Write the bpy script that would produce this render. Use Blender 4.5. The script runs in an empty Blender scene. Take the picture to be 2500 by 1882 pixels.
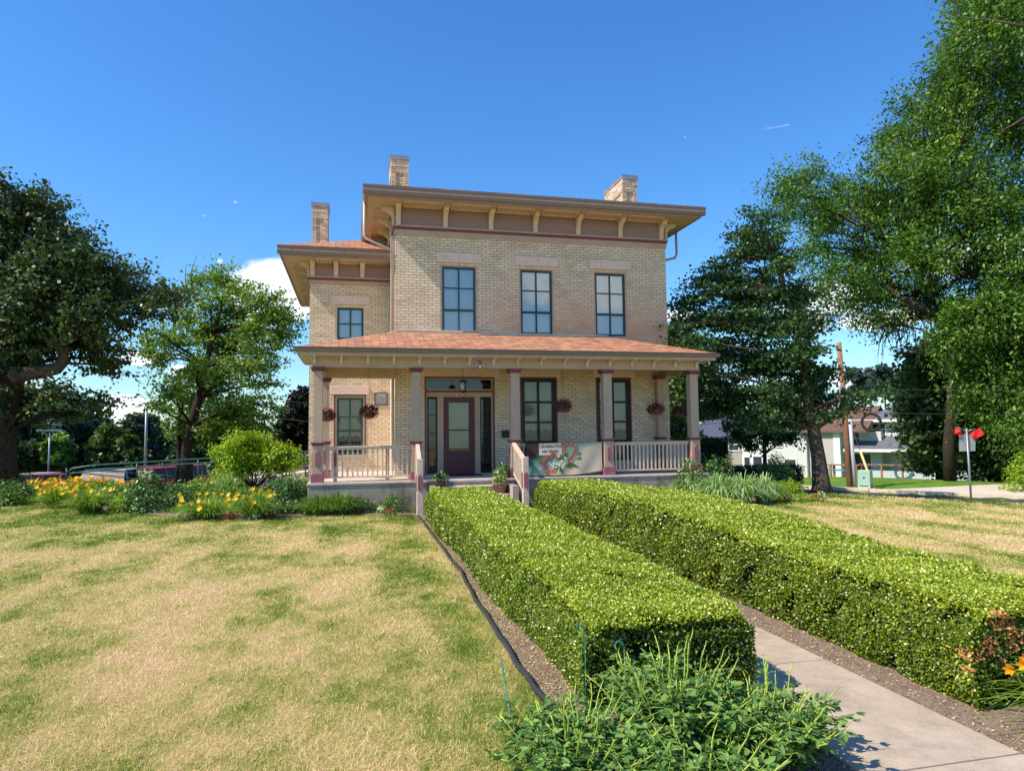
import bpy, math, random
import numpy as np
from mathutils import Vector, Matrix
R_ = math.radians
rng = np.random.default_rng(11)
random.seed(5)
S = bpy.context.scene
COL = S.collection
# ------------------------------------------------------------------ camera
F_, PITCH, ROLL, YAW, HC = 1677.65, .0662, .0111, .2284, 2.0
cF = Vector((math.sin(YAW)*math.cos(PITCH), math.cos(YAW)*math.cos(PITCH), math.sin(PITCH)))
r0 = Vector((math.cos(YAW), -math.sin(YAW), 0)); u0 = r0.cross(cF)
cR = r0*math.cos(ROLL) - u0*math.sin(ROLL); cU = u0*math.cos(ROLL) + r0*math.sin(ROLL)
cam = bpy.data.cameras.new('camera'); co = bpy.data.objects.new('camera', cam); COL.objects.link(co)
m = Matrix((cR, cU, -cF)).transposed().to_4x4(); m.translation = (0, 0, HC); co.matrix_world = m
cam.sensor_width = 36; cam.lens = F_/2500*36; cam.clip_end = 2000; cam.clip_start = .05
S.camera = co
# ------------------------------------------------------------------ light
L = Vector((1.0, .22, -1.12)).normalized()
sl = bpy.data.lights.new('sun', 'SUN'); sl.energy = 4.0; sl.angle = R_(.5); sl.color = (1, .90, .75)
so = bpy.data.objects.new('sun', sl); COL.objects.link(so); so.rotation_euler = L.to_track_quat('-Z', 'Y').to_euler()
W = bpy.data.worlds.new('World'); S.world = W; W.use_nodes = True
wt = W.node_tree; wn = wt.nodes; wn.clear(); wl = wt.links
def nd(nodes, t, **k):
    n = nodes.new(t)
    for a, b in k.items(): setattr(n, a, b)
    return n
sky = nd(wn, 'ShaderNodeTexSky', sky_type='NISHITA', sun_disc=False, sun_elevation=math.asin(-L.z), sun_rotation=math.atan2(-L.x, -L.y))
sky.altitude = 0; sky.air_density = 1.25; sky.dust_density = .25; sky.ozone_density = 4.5
bg = nd(wn, 'ShaderNodeBackground'); wo = nd(wn, 'ShaderNodeOutputWorld'); bg.inputs[1].default_value = .135
gam = nd(wn, 'ShaderNodeHueSaturation'); gam.inputs['Saturation'].default_value = 1.12; gam.inputs['Hue'].default_value = .505
skm = nd(wn, 'ShaderNodeMix', data_type='RGBA', blend_type='MULTIPLY'); skm.inputs[0].default_value = 1; skm.inputs[7].default_value = (.64, .83, .99, 1)
wl.new(sky.outputs[0], skm.inputs[6]); wl.new(skm.outputs[2], gam.inputs['Color'])
tc = nd(wn, 'ShaderNodeTexCoord')
def wm(op, a, b=None, c=None):
    n = nd(wn, 'ShaderNodeMath', operation=op)
    for i, v in enumerate((a, b, c)):
        if v is None: continue
        if isinstance(v, (int, float)): n.inputs[i].default_value = v
        else: wl.new(v, n.inputs[i])
    return n.outputs[0]
sx = nd(wn, 'ShaderNodeSeparateXYZ'); wl.new(tc.outputs['Generated'], sx.inputs[0])
az = wm('ARCTAN2', sx.outputs[0], sx.outputs[1]); el = wm('ARCSINE', sx.outputs[2])
def ray(px, py):
    return cF*F_ + cR*(px*1.1302-1250) - cU*(py*1.1302-941)
def dir_azel(px, py):
    v = ray(px, py).normalized(); return math.atan2(v.x, v.y), math.asin(v.z)
def wnoise(scale, detail, dist=0.):
    n = nd(wn, 'ShaderNodeTexNoise'); n.inputs['Scale'].default_value = scale; n.inputs['Detail'].default_value = detail
    n.inputs['Roughness'].default_value = .62; n.inputs['Distortion'].default_value = dist
    mp = nd(wn, 'ShaderNodeMapping'); mp.inputs['Scale'].default_value = (1, 1, 1.8); wl.new(tc.outputs['Generated'], mp.inputs[0]); wl.new(mp.outputs[0], n.inputs[0])
    return n.outputs[0]
nz = wnoise(13, 9, .3)
tot = None
CL = [(600, 628, 125, 78, 1), (660, 625, 80, 60, 1), (560, 690, 60, 36, .9), (300, 775, 45, 22, .9), (265, 880, 95, 38, .95), (385, 800, 40, 20, .7), (1466, 683, 36, 24, .95),
      (1780, 650, 110, 42, 1), (1740, 700, 60, 30, .8), (1900, 690, 120, 34, .95), (2080, 560, 140, 50, 1), (2260, 520, 160, 60, 1), (2300, 700, 260, 60, .9), (480, 645, 60, 22, .35),
      (-200, 820, 320, 60, .9), (1820, 820, 60, 20, .8), (508, 437, 11, 6, .36), (440, 466, 12, 5, .3), (1665, 277, 70, 6, .31), (1480, 296, 9, 4, .3), (620, 770, 60, 10, .3), (475, 565, 10, 10, .4),
      (-1900, 500, 500, 160, .9), (3600, 600, 500, 160, .9)]
for (px, py, rx, ry, a) in CL:
    if px < -1000 or px > 2600: a0, e0 = (px/2212-.5)*2.4, (939-py)/1485*1.0
    else: a0, e0 = dir_azel(px, py)
    k = 1.13/1678*(.8 if abs(px-1100) > 700 else 1)
    dx = wm('DIVIDE', wm('SUBTRACT', az, a0), rx*k); dy = wm('DIVIDE', wm('SUBTRACT', el, e0), ry*k)
    d2 = wm('ADD', wm('MULTIPLY', dx, dx), wm('MULTIPLY', dy, dy))
    v = wm('MULTIPLY', wm('MAXIMUM', wm('SUBTRACT', 1.0, d2), 0.0), a)
    tot = v if tot is None else wm('MAXIMUM', tot, v)
dens = wm('MULTIPLY', wm('MINIMUM', wm('MAXIMUM', wm('SUBTRACT', wm('MULTIPLY', tot, wm('ADD', nz, .55)), wm('MULTIPLY', wm('SUBTRACT', 1.0, nz), .55)), 0.0), .30), 3.2)
mixc = nd(wn, 'ShaderNodeMix', data_type='RGBA'); wl.new(dens, mixc.inputs[0]); wl.new(gam.outputs[0], mixc.inputs[6]); mixc.inputs[7].default_value = (5.6, 5.9, 6.3, 1)
wl.new(mixc.outputs[2], bg.inputs[0]); wl.new(bg.outputs[0], wo.inputs[0])
S.view_settings.view_transform = 'Standard'; S.view_settings.look = 'None'; S.view_settings.exposure = .65; S.view_settings.gamma = 1
S.render.engine = 'CYCLES'; S.cycles.max_bounces = 6; S.cycles.transparent_max_bounces = 8
S.cycles.sample_clamp_indirect = 4
S.render.resolution_x = 1024; S.render.resolution_y = 770
# ------------------------------------------------------------------ helpers
def A(px, py, Y):            # point seen at (px,py) on the plane y=Y
    v = ray(px, py); return Vector((0, 0, HC)) + v*(Y/v.y)
def G(px, py, z=0.):         # point on level ground z
    v = ray(px, py); return Vector((0, 0, HC)) + v*((z-HC)/v.z)
def D(px, py, d):            # point at horizontal distance d
    v = ray(px, py); return Vector((0, 0, HC)) + v*(d/math.hypot(v.x, v.y))
ORG = {}
def tag(o, label=None, cat=None, group=None, kind=None):
    if label: o['label'] = label
    if cat: o['category'] = cat
    if group: o['group'] = group
    if kind: o['kind'] = kind
    return o
def thing(name, label, cat, loc=(0, 0, 0), rz=0., group=None, local=False):
    o = bpy.data.objects.new(name, None); COL.objects.link(o); o.location = loc; o.rotation_euler = (0, 0, rz); o.empty_display_size = .2
    ORG[o.name] = Vector((0, 0, 0)) if (local or rz) else Vector(loc); return tag(o, label, cat, group)
def linkmesh(name, me, parent, org):
    o = bpy.data.objects.new(name, me); COL.objects.link(o)
    if parent is not None:
        o.parent = parent; ORG[o.name] = ORG[parent.name]
    else:
        o.location = org; ORG[o.name] = Vector(org)
    return o
class MB:
    def __init__(s): s.v = []; s.f = []; s.m = []; s.sm = []; s.k = 0; s.smooth = False
    def poly(s, pts):
        n = len(s.v); s.v += [tuple(p) for p in pts]; s.f.append(tuple(range(n, n+len(pts)))); s.m.append(s.k); s.sm.append(s.smooth)
    def add(s, vs, fs):
        n = len(s.v); s.v += [tuple(p) for p in vs]
        for f in fs: s.f.append(tuple(i+n for i in f)); s.m.append(s.k); s.sm.append(s.smooth)
    def box(s, x0, x1, y0, y1, z0, z1):
        if x0 > x1: x0, x1 = x1, x0
        if y0 > y1: y0, y1 = y1, y0
        if z0 > z1: z0, z1 = z1, z0
        s.add([(x0,y0,z0),(x1,y0,z0),(x1,y1,z0),(x0,y1,z0),(x0,y0,z1),(x1,y0,z1),(x1,y1,z1),(x0,y1,z1)],
              [(0,3,2,1),(4,5,6,7),(0,1,5,4),(1,2,6,5),(2,3,7,6),(3,0,4,7)]); return s
    def prism(s, prof, a0, a1, axis='x'):   # closed profile swept along axis; prof in the other two axes
        n = len(prof)
        def P(a, p):
            return (a, p[0], p[1]) if axis == 'x' else ((p[0], a, p[1]) if axis == 'y' else (p[0], p[1], a))
        vs = [P(a0, p) for p in prof]+[P(a1, p) for p in prof]
        fs = [tuple(range(n-1, -1, -1)), tuple(range(n, 2*n))]+[(i, (i+1) % n, n+(i+1) % n, n+i) for i in range(n)]
        s.add(vs, fs); return s
    def tube(s, pts, r, n=6, caps=True):
        pts = [Vector(p) for p in pts]; rs = r if isinstance(r, (list, tuple)) else [r]*len(pts)
        base = len(s.v); up = None
        for i, p in enumerate(pts):
            d = (pts[min(i+1, len(pts)-1)]-pts[max(i-1, 0)]).normalized()
            if up is None: up = d.orthogonal().normalized()
            up = (up - d*up.dot(d)); up = up.normalized() if up.length > 1e-5 else d.orthogonal().normalized()
            w = d.cross(up)
            for k in range(n):
                a = 2*math.pi*k/n; q = p+(up*math.cos(a)+w*math.sin(a))*rs[i]; s.v.append(tuple(q))
        for i in range(len(pts)-1):
            for k in range(n):
                s.f.append((base+i*n+k, base+i*n+(k+1) % n, base+(i+1)*n+(k+1) % n, base+(i+1)*n+k)); s.m.append(s.k); s.sm.append(True)
        if caps:
            s.f.append(tuple(base+k for k in reversed(range(n)))); s.m.append(s.k); s.sm.append(False)
            s.f.append(tuple(base+(len(pts)-1)*n+k for k in range(n))); s.m.append(s.k); s.sm.append(False)
        return s
    def lathe(s, cx, cy, prof, n=16):
        base = len(s.v)
        for (r, z) in prof:
            for k in range(n):
                a = 2*math.pi*k/n; s.v.append((cx+r*math.cos(a), cy+r*math.sin(a), z))
        for i in range(len(prof)-1):
            for k in range(n):
                s.f.append((base+i*n+k, base+i*n+(k+1) % n, base+(i+1)*n+(k+1) % n, base+(i+1)*n+k)); s.m.append(s.k); s.sm.append(True)
        s.f.append(tuple(base+k for k in reversed(range(n)))); s.m.append(s.k); s.sm.append(False)
        s.f.append(tuple(base+(len(prof)-1)*n+k for k in range(n))); s.m.append(s.k); s.sm.append(False)
        return s
    def build(s, name, mats, parent=None, org=(0, 0, 0), bevel=0):
        me = bpy.data.meshes.new(name); o_ = ORG[parent.name] if parent is not None else Vector(org)
        me.from_pydata([(x-o_[0], y-o_[1], z-o_[2]) for x, y, z in s.v], [], s.f)
        for mt in (mats if isinstance(mats, (list, tuple)) else [mats]): me.materials.append(mt)
        me.polygons.foreach_set('material_index', s.m); me.polygons.foreach_set('use_smooth', s.sm); me.update()
        o = linkmesh(name, me, parent, org)
        if bevel:
            b = o.modifiers.new('bevel', 'BEVEL'); b.width = bevel; b.segments = 2; b.limit_method = 'ANGLE'; b.angle_limit = R_(40)
        return o
def npmesh(name, V, Fq, mat, parent=None, org=(0, 0, 0), rnd=None, nper=4):
    """fast mesh: V (n,3) world coords, Fq faces (m,k)"""
    o_ = np.array(ORG[parent.name]) if parent is not None else np.array(org, float)
    me = bpy.data.meshes.new(name); V = (V-o_).astype(np.float32)
    mF, k = Fq.shape
    me.vertices.add(len(V)); me.vertices.foreach_set('co', V.ravel())
    me.loops.add(mF*k); me.loops.foreach_set('vertex_index', Fq.astype(np.int32).ravel())
    me.polygons.add(mF); me.polygons.foreach_set('loop_start', np.arange(0, mF*k, k, dtype=np.int32)); me.polygons.foreach_set('loop_total', np.full(mF, k, np.int32))
    if rnd is not None:
        at = me.attributes.new('rnd', 'FLOAT', 'POINT'); at.data.foreach_set('value', rnd.astype(np.float32))
    me.materials.append(mat); me.update(calc_edges=True)
    return linkmesh(name, me, parent, org)
def unit(a): return a/np.maximum(np.linalg.norm(a, axis=1, keepdims=True), 1e-9)
def leaves(P, N, T, ln, wd, fold=.0, shape='q'):
    """leaf cards: P base pts, N normals, T long directions. returns V,F"""
    n = len(P); T = unit(T - N*np.sum(T*N, 1, keepdims=True)); B = np.cross(N, T)
    ln = np.broadcast_to(ln, n)[:, None]; wd = np.broadcast_to(wd, n)[:, None]
    if shape == 'q':
        V = np.stack([P, P+T*ln*.5+B*wd*.5+N*fold*ln, P+T*ln, P+T*ln*.5-B*wd*.5+N*fold*ln], 1).reshape(-1, 3)
        Fq = np.arange(4*n).reshape(n, 4); return V, Fq, 4
    if shape == 'o':      # rounded, folded along the midrib
        V = np.stack([P, P+T*ln*.3+B*wd*.45+N*fold*ln, P+T*ln*.7+B*wd*.42+N*fold*ln, P+T*ln, P+T*ln*.7-B*wd*.42+N*fold*ln, P+T*ln*.3-B*wd*.45+N*fold*ln], 1).reshape(-1, 3)
        b = np.arange(n)[:, None]*6
        Fq = np.concatenate([b+np.array([[0, 1, 2, 3]]), b+np.array([[0, 3, 4, 5]])]); return V, Fq, 6
def rdir(n, up=0.):
    v = rng.normal(size=(n, 3)); v[:, 2] += up; return unit(v)
# ------------------------------------------------------------------ materials
MATS = {}
class NT:
    def __init__(s, name):
        s.m = bpy.data.materials.new(name); s.m.use_nodes = True; s.t = s.m.node_tree; s.n = s.t.nodes; s.l = s.t.links; s.n.clear()
        s.out = s.n.new('ShaderNodeOutputMaterial')
    def node(s, t, **k): return nd(s.n, t, **k)
    def link(s, a, b): s.l.new(a, b)
    def pos(s):
        return s.node('ShaderNodeNewGeometry').outputs['Position']
    def obj(s): return s.node('ShaderNodeTexCoord').outputs['Object']
    def noise(s, vec, scale, detail=3, rough=.55, sc=None):
        n = s.node('ShaderNodeTexNoise'); n.inputs['Scale'].default_value = scale; n.inputs['Detail'].default_value = detail; n.inputs['Roughness'].default_value = rough
        if sc:
            mp = s.node('ShaderNodeMapping'); mp.inputs['Scale'].default_value = sc; s.link(vec, mp.inputs[0]); vec = mp.outputs[0]
        s.link(vec, n.inputs['Vector']); return n.outputs['Fac']
    def math(s, op, a, b=None, c=None, clamp=False):
        n = s.node('ShaderNodeMath', operation=op, use_clamp=clamp)
        for i, v in enumerate((a, b, c)):
            if v is None: continue
            if isinstance(v, (int, float)): n.inputs[i].default_value = v
            else: s.link(v, n.inputs[i])
        return n.outputs[0]
    def ramp(s, fac, stops):
        n = s.node('ShaderNodeValToRGB'); e = n.color_ramp.elements
        while len(e) < len(stops): e.new(.5)
        for i, (p, c) in enumerate(stops): e[i].position = p; e[i].color = (*c, 1) if len(c) == 3 else c
        s.link(fac, n.inputs[0]); return n.outputs[0]
    def mix(s, fac, a, b, mode='MIX'):
        n = s.node('ShaderNodeMix', data_type='RGBA', blend_type=mode)
        for i, v in ((0, fac), (6, a), (7, b)):
            if isinstance(v, (int, float)): n.inputs[i].default_value = v
            elif isinstance(v, tuple): n.inputs[i].default_value = (*v, 1)
            else: s.link(v, n.inputs[i])
        return n.outputs[2]
    def bump(s, h, strength=.3, dist=.01):
        n = s.node('ShaderNodeBump'); n.inputs['Strength'].default_value = strength; n.inputs['Distance'].default_value = dist; s.link(h, n.inputs['Height']); return n.outputs[0]
    def bsdf(s, col, rough=.7, spec=.3, normal=None, metal=0.):
        b = s.node('ShaderNodeBsdfPrincipled')
        if isinstance(col, tuple): b.inputs['Base Color'].default_value = (*col, 1)
        else: s.link(col, b.inputs['Base Color'])
        if isinstance(rough, (int, float)): b.inputs['Roughness'].default_value = rough
        else: s.link(rough, b.inputs['Roughness'])
        b.inputs['Specular IOR Level'].default_value = spec; b.inputs['Metallic'].default_value = metal
        if normal is not None: s.link(normal, b.inputs['Normal'])
        return b.outputs[0]
    def done(s, sh): s.link(sh, s.out.inputs[0]); return s.m
def paint(name, col, var=.12, rough=.6, spec=.3, scale=2.2, dirt=None, dirtamt=.35, grain=True, metal=0.):
    t = NT(name); p = t.pos(); n = t.noise(p, scale, 5, .65); f = t.math('MULTIPLY', t.math('SUBTRACT', n, .5), 2*var)
    hi = tuple(min(1, c*(1+var*1.6)) for c in col); lo = tuple(c*(1-var*1.6) for c in col)
    c = t.ramp(n, [(.3, lo), (.7, hi)])
    if dirt:
        n2 = t.noise(p, scale*1.7, 8, .7, (1, 1, .35)); c = t.mix(t.math('MULTIPLY', t.ramp(n2, [(.5, (0, 0, 0)), (.75, (1, 1, 1))]), dirtamt), c, dirt)
    nb = t.bump(t.noise(p, 60, 3, .6), .15, .004) if grain else None
    return t.done(t.bsdf(c, rough, spec, nb, metal))
def brickmat(name, c1, c2, mortar, bw=.232, rh=.083, ms=.009, orange=True):
    t = NT(name); p = t.pos(); s_ = t.node('ShaderNodeSeparateXYZ'); t.link(p, s_.inputs[0])
    wob = t.noise(p, 5, 3); u = t.math('ADD', t.math('ADD', s_.outputs[0], s_.outputs[1]), t.math('MULTIPLY', wob, .012))
    v = t.math('ADD', s_.outputs[2], t.math('MULTIPLY', t.noise(p, 7, 2), .010))
    cb = t.node('ShaderNodeCombineXYZ'); t.link(u, cb.inputs[0]); t.link(v, cb.inputs[1])
    b = t.node('ShaderNodeTexBrick', offset=.5, offset_frequency=2); t.link(cb.outputs[0], b.inputs['Vector'])
    b.inputs['Scale'].default_value = 1; b.inputs['Brick Width'].default_value = bw; b.inputs['Row Height'].default_value = rh
    b.inputs['Mortar Size'].default_value = ms; b.inputs['Mortar Smooth'].default_value = .25; b.inputs['Bias'].default_value = 0
    b.inputs['Color1'].default_value = (*c1, 1); b.inputs['Color2'].default_value = (*c2, 1); b.inputs['Mortar'].default_value = (*mortar, 1)
    c = b.outputs['Color']
    fine = t.noise(p, 30, 4, .7); c = t.mix(.35, c, t.ramp(fine, [(.3, (.30, .30, .30)), (.7, (.72, .72, .72))]), 'OVERLAY')
    big = t.noise(p, .55, 5, .6)
    if orange:   # weathered zone below the windows: rusty staining of the brick itself
        zz = t.math('SUBTRACT', s_.outputs[2], 4.7); zf = t.math('SUBTRACT', 1.0, t.math('DIVIDE', t.math('ABSOLUTE', t.math('SUBTRACT', zz, .35)), 1.9), clamp=True)
        xf = t.math('MULTIPLY', t.math('SUBTRACT', s_.outputs[0], 3.6, clamp=True), .9, clamp=True)
        c = t.mix(t.math('MULTIPLY', t.math('MULTIPLY', zf, xf), t.math('MULTIPLY', big, 1.5), clamp=True), c, (.56, .33, .19))
    st = t.noise(p, 1.3, 8, .75, (1, 1, 1.6)); c = t.mix(t.math('MULTIPLY', t.ramp(st, [(.50, (0, 0, 0)), (.70, (1, 1, 1))]), .45), c, (.22, .155, .11))
    return t.done(t.bsdf(c, .88, .15, t.bump(t.math('SUBTRACT', t.math('MULTIPLY', fine, .25), b.outputs['Fac']), .55, .012)))
M = {}
M['brick'] = brickmat('cream brick', (.86, .69, .47), (.70, .545, .365), (.38, .29, .21), ms=.0105)
M['brick_old'] = brickmat('weathered chimney brick', (.80, .64, .45), (.46, .33, .22), (.26, .20, .16), orange=False)
M['stone'] = paint('sandstone lintel', (.72, .55, .44), .07, .9, .1, 9, (.80, .70, .60), .3)
M['taupe'] = paint('taupe trim paint', (.48, .345, .245), .06, .6, .3, 3)
M['frieze'] = paint('frieze board paint', (.315, .215, .20), .05, .65, .25, 3, (.25, .17, .15), .25)
M['cream'] = paint('cream trim paint', (.66, .53, .40), .07, .6, .3, 4, (.50, .37, .26), .35)
M['raw'] = paint('weathered cream handrail', (.66, .51, .38), .12, .7, .2, 14, (.40, .28, .19), .5)
M['burg'] = paint('burgundy paint', (.20, .048, .062), .12, .5, .35, 5)
M['pink'] = paint('faded burgundy paint', (.31, .105, .13), .1, .55, .3, 5, (.45, .22, .2), .3)
M['door'] = paint('door paint', (.125, .036, .042), .05, .45, .35, 4)
M['green'] = paint('green sash paint', (.022, .085, .070), .1, .45, .35, 5)
M['teal'] = paint('dark teal sash paint', (.016, .052, .058), .1, .45, .35, 5)
M['black'] = paint('black sash paint', (.010, .014, .013), .1, .4, .35, 5)
M['railgreen'] = paint('green metal rail', (.022, .095, .075), .1, .4, .4, 5)
M['gutter'] = paint('brown aluminium gutter', (.23, .175, .145), .05, .38, .5, 4, grain=False)
M['spout'] = paint('downspout enamel', (.56, .43, .34), .06, .4, .5, 4, grain=False)
M['flash'] = paint('sheet metal cap', (.40, .42, .46), .12, .4, .5, 3, grain=False, metal=.4)
M['white'] = paint('white paint', (.78, .77, .74), .04, .6, .3, 4)
M['concrete_raw'] = None
def concrete(name, col, stain):
    t = NT(name); p = t.pos(); n = t.noise(p, 3, 8, .7, (1, 1, .6)); f = t.noise(p, 160, 2, .6); g = t.noise(p, .8, 4)
    c = t.ramp(n, [(.3, tuple(x*.8 for x in col)), (.68, tuple(x*1.12 for x in col))])
    c = t.mix(t.math('MULTIPLY', t.ramp(t.noise(p, 2.1, 7, .75, (1, 1, .5)), [(.5, (0, 0, 0)), (.66, (1, 1, 1))]), stain), c, (.09, .075, .06))
    c = t.mix(.28, c, t.ramp(f, [(.35, (.25, .25, .25)), (.65, (.75, .75, .75))]), 'OVERLAY')
    return t.done(t.bsdf(c, .9, .15, t.bump(f, .3, .004)))
M['concrete'] = concrete('aged porch concrete', (.40, .33, .26), .7)
M['deck'] = concrete('pale deck concrete', (.62, .52, .43), .16)
M['step'] = concrete('step concrete', (.60, .46, .34), .3)
M['walk'] = concrete('sidewalk concrete', (.48, .38, .28), .25)
M['soffit'] = paint('soffit paint', (.52, .395, .28), .06, .6, .3, 3, (.36, .26, .18), .3)
M['kerb'] = concrete('kerb concrete', (.66, .56, .45), .12)
def shingles(name, cols, rw=.30, rh=.14):
    t = NT(name); p = t.pos(); s_ = t.node('ShaderNodeSeparateXYZ'); t.link(p, s_.inputs[0])
    cb = t.node('ShaderNodeCombineXYZ'); t.link(t.math('ADD', s_.outputs[0], t.math('MULTIPLY', t.noise(p, 3, 1), .12)), cb.inputs[0]); t.link(t.math('ADD', t.math('MULTIPLY', s_.outputs[1], .5), s_.outputs[2]), cb.inputs[1])
    b = t.node('ShaderNodeTexBrick', offset=.37, offset_frequency=1); t.link(cb.outputs[0], b.inputs['Vector']); b.inputs['Scale'].default_value = 1
    b.inputs['Brick Width'].default_value = rw; b.inputs['Row Height'].default_value = rh*.62; b.inputs['Mortar Size'].default_value = .006
    b.inputs['Color1'].default_value = (*cols[0], 1); b.inputs['Color2'].default_value = (*cols[1], 1); b.inputs['Mortar'].default_value = (*cols[2], 1)
    b.inputs['Bias'].default_value = 0
    g = t.noise(p, 90, 2); c = t.mix(.4, b.outputs[0], t.ramp(g, [(.3, (.25, .25, .25)), (.7, (.75, .75, .75))]), 'OVERLAY')
    c = t.mix(t.math('MULTIPLY', t.noise(p, 1.7, 4), .35), c, cols[1])
    return t.done(t.bsdf(c, .95, .1, t.bump(t.math('SUBTRACT', g, b.outputs['Fac']), .4, .01)))
M['shingle'] = shingles('terracotta shingles', ((.66, .34, .19), (.30, .135, .085), (.15, .075, .05)), .21, .14)
M['shingle_grey'] = shingles('grey shingles', ((.20, .21, .22), (.13, .14, .155), (.06, .06, .07)))
M['shingle_slate'] = shingles('slate blue shingles', ((.11, .12, .16), (.08, .085, .12), (.04, .04, .05)))
M['shingle_brown'] = shingles('brown shingles', ((.22, .14, .10), (.15, .09, .07), (.07, .05, .04)))
def glassmat(name, tint, refl=.35, rough=.02):
    t = NT(name); tr = t.node('ShaderNodeBsdfTransparent'); tr.inputs[0].default_value = (*tint, 1); g = t.node('ShaderNodeBsdfGlossy'); g.inputs['Roughness'].default_value = rough
    t.link(t.bump(t.noise(t.pos(), .9, 1), .02, .01), g.inputs['Normal'])
    fr = t.node('ShaderNodeFresnel'); fr.inputs[0].default_value = 1.52; f = t.math('ADD', t.math('MULTIPLY', fr.outputs[0], 1.3), refl, clamp=True)
    mx = t.node('ShaderNodeMixShader'); t.link(f, mx.inputs[0]); t.link(tr.outputs[0], mx.inputs[1]); t.link(g.outputs[0], mx.inputs[2]); return t.done(mx.outputs[0])
M['glass'] = glassmat('window glass', (.82, .85, .85), .0)
M['glass_up'] = glassmat('upper window glass', (.94, .96, .96), .10)
M['dark'] = paint('dark room behind glass', (.012, .012, .012), .2, .6, .2, 3, grain=False)
def blindmat(name, col, slat):
    t = NT(name); p = t.pos(); s_ = t.node('ShaderNodeSeparateXYZ'); t.link(p, s_.inputs[0])
    w = t.math('FRACT', t.math('DIVIDE', s_.outputs[2], slat)); c = t.mix(t.math('MULTIPLY', t.math('GREATER_THAN', w, .72), .45), col, tuple(x*.45 for x in col))
    return t.done(t.bsdf(c, .6, .2))
M['blind'] = blindmat('white slatted blind', (.88, .86, .82), .05)
M['shade'] = paint('cream roller shade', (.78, .70, .48), .06, .8, .1, 1.5, grain=False)
def lacemat():
    t = NT('lace curtain'); p = t.pos(); w = t.node('ShaderNodeTexVoronoi'); w.inputs['Scale'].default_value = 28; t.link(p, w.inputs[0])
    n = t.noise(p, 16, 3, .6, (1.8, 1, .35)); c = t.mix(t.math('MULTIPLY', n, w.outputs[0], clamp=True), (.02, .024, .024), (.34, .34, .32)); return t.done(t.bsdf(c, .9, .1))
M['lace'] = lacemat()
def leafmat(name, stops, trans=.28, rough=.45, spec=.35, pscale=0, pcol=None):
    t = NT(name); a = t.node('ShaderNodeAttribute', attribute_name='rnd'); c = t.ramp(a.outputs['Fac'], stops)
    if pcol: c = t.mix(t.math('MULTIPLY', t.ramp(t.noise(t.pos(), pscale, 3), [(.45, (0, 0, 0)), (.62, (1, 1, 1))]), .6), c, pcol)
    b = t.bsdf(c, rough, spec); tl = t.node('ShaderNodeBsdfTranslucent'); t.link(t.mix(1.0, c, (1.25, 1.35, .55), 'MULTIPLY'), tl.inputs[0])
    mx = t.node('ShaderNodeMixShader'); mx.inputs[0].default_value = trans; t.link(b, mx.inputs[1]); t.link(tl.outputs[0], mx.inputs[2]); return t.done(mx.outputs[0])
M['box'] = leafmat('boxwood leaf', [(0, (.06, .10, .010)), (.33, (.20, .28, .018)), (.68, (.43, .50, .035)), (.93, (.66, .68, .13)), (1, (.85, .85, .42))], .28, .33, .6)
M['boxcore'] = paint('hedge interior twigs', (.016, .022, .008), .3, .95, .05, 20)
M['brownleaf'] = leafmat('dead boxwood leaf', [(0, (.50, .24, .07)), (.6, (.78, .46, .18)), (1, (.95, .78, .50))], .25)
M['oak'] = leafmat('oak leaf', [(0, (.022, .042, .012)), (.5, (.060, .100, .026)), (.9, (.13, .19, .055)), (1, (.28, .34, .17))], .22)
M['maple'] = leafmat('light maple leaf', [(0, (.07, .14, .018)), (.5, (.18, .29, .04)), (1, (.38, .48, .10))], .42)
M['linden'] = leafmat('linden leaf', [(0, (.018, .050, .014)), (.5, (.045, .105, .028)), (.9, (.10, .19, .05)), (1, (.22, .33, .12))], .25)
M['locust'] = leafmat('honey locust leaf', [(0, (.026, .070, .010)), (.5, (.090, .185, .024)), (1, (.26, .42, .055))], .36)
M['far'] = leafmat('distant foliage', [(0, (.022, .045, .014)), (.5, (.05, .09, .025)), (1, (.11, .17, .05))], .25)
M['fary'] = leafmat('distant yellow green foliage', [(0, (.05, .085, .02)), (.5, (.10, .16, .035)), (1, (.20, .27, .07))], .3)
M['redmaple'] = leafmat('dark purple green foliage', [(0, (.012, .014, .010)), (.5, (.025, .030, .018)), (1, (.06, .06, .03))], .15)
M['pine'] = leafmat('blue green foliage', [(0, (.03, .05, .035)), (.5, (.06, .10, .07)), (1, (.14, .20, .13))], .2)
M['shrub'] = leafmat('dark shrub leaf', [(0, (.03, .075, .016)), (.5, (.085, .18, .034)), (.9, (.19, .32, .075)), (1, (.48, .58, .34))], .22, .35, .5)
M['shrubl'] = leafmat('mid green leaf', [(0, (.05, .11, .018)), (.5, (.13, .25, .035)), (1, (.28, .42, .08))], .3)
M['chart'] = leafmat('chartreuse leaf', [(0, (.13, .22, .012)), (.5, (.30, .44, .020)), (1, (.52, .62, .05))], .38)
M['yew'] = leafmat('yew needle', [(0, (.010, .026, .010)), (.6, (.022, .052, .016)), (1, (.05, .10, .03))], .15)
M['blade'] = leafmat('daylily blade', [(0, (.06, .13, .016)), (.5, (.19, .32, .035)), (1, (.42, .55, .10))], .3)
M['iris'] = leafmat('iris blade', [(0, (.11, .22, .07)), (.5, (.33, .49, .18)), (1, (.64, .76, .40))], .3, .4, .4)
M['indigo'] = leafmat('blue green leaf', [(0, (.045, .11, .028)), (.5, (.125, .245, .055)), (1, (.28, .43, .10))], .25, .5, .25)
M['stem'] = paint('yellow green stem', (.36, .47, .07), .2, .5, .3, 9, grain=False)
M['stemd'] = paint('green stem', (.09, .17, .03), .2, .5, .3, 9, grain=False)
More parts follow.
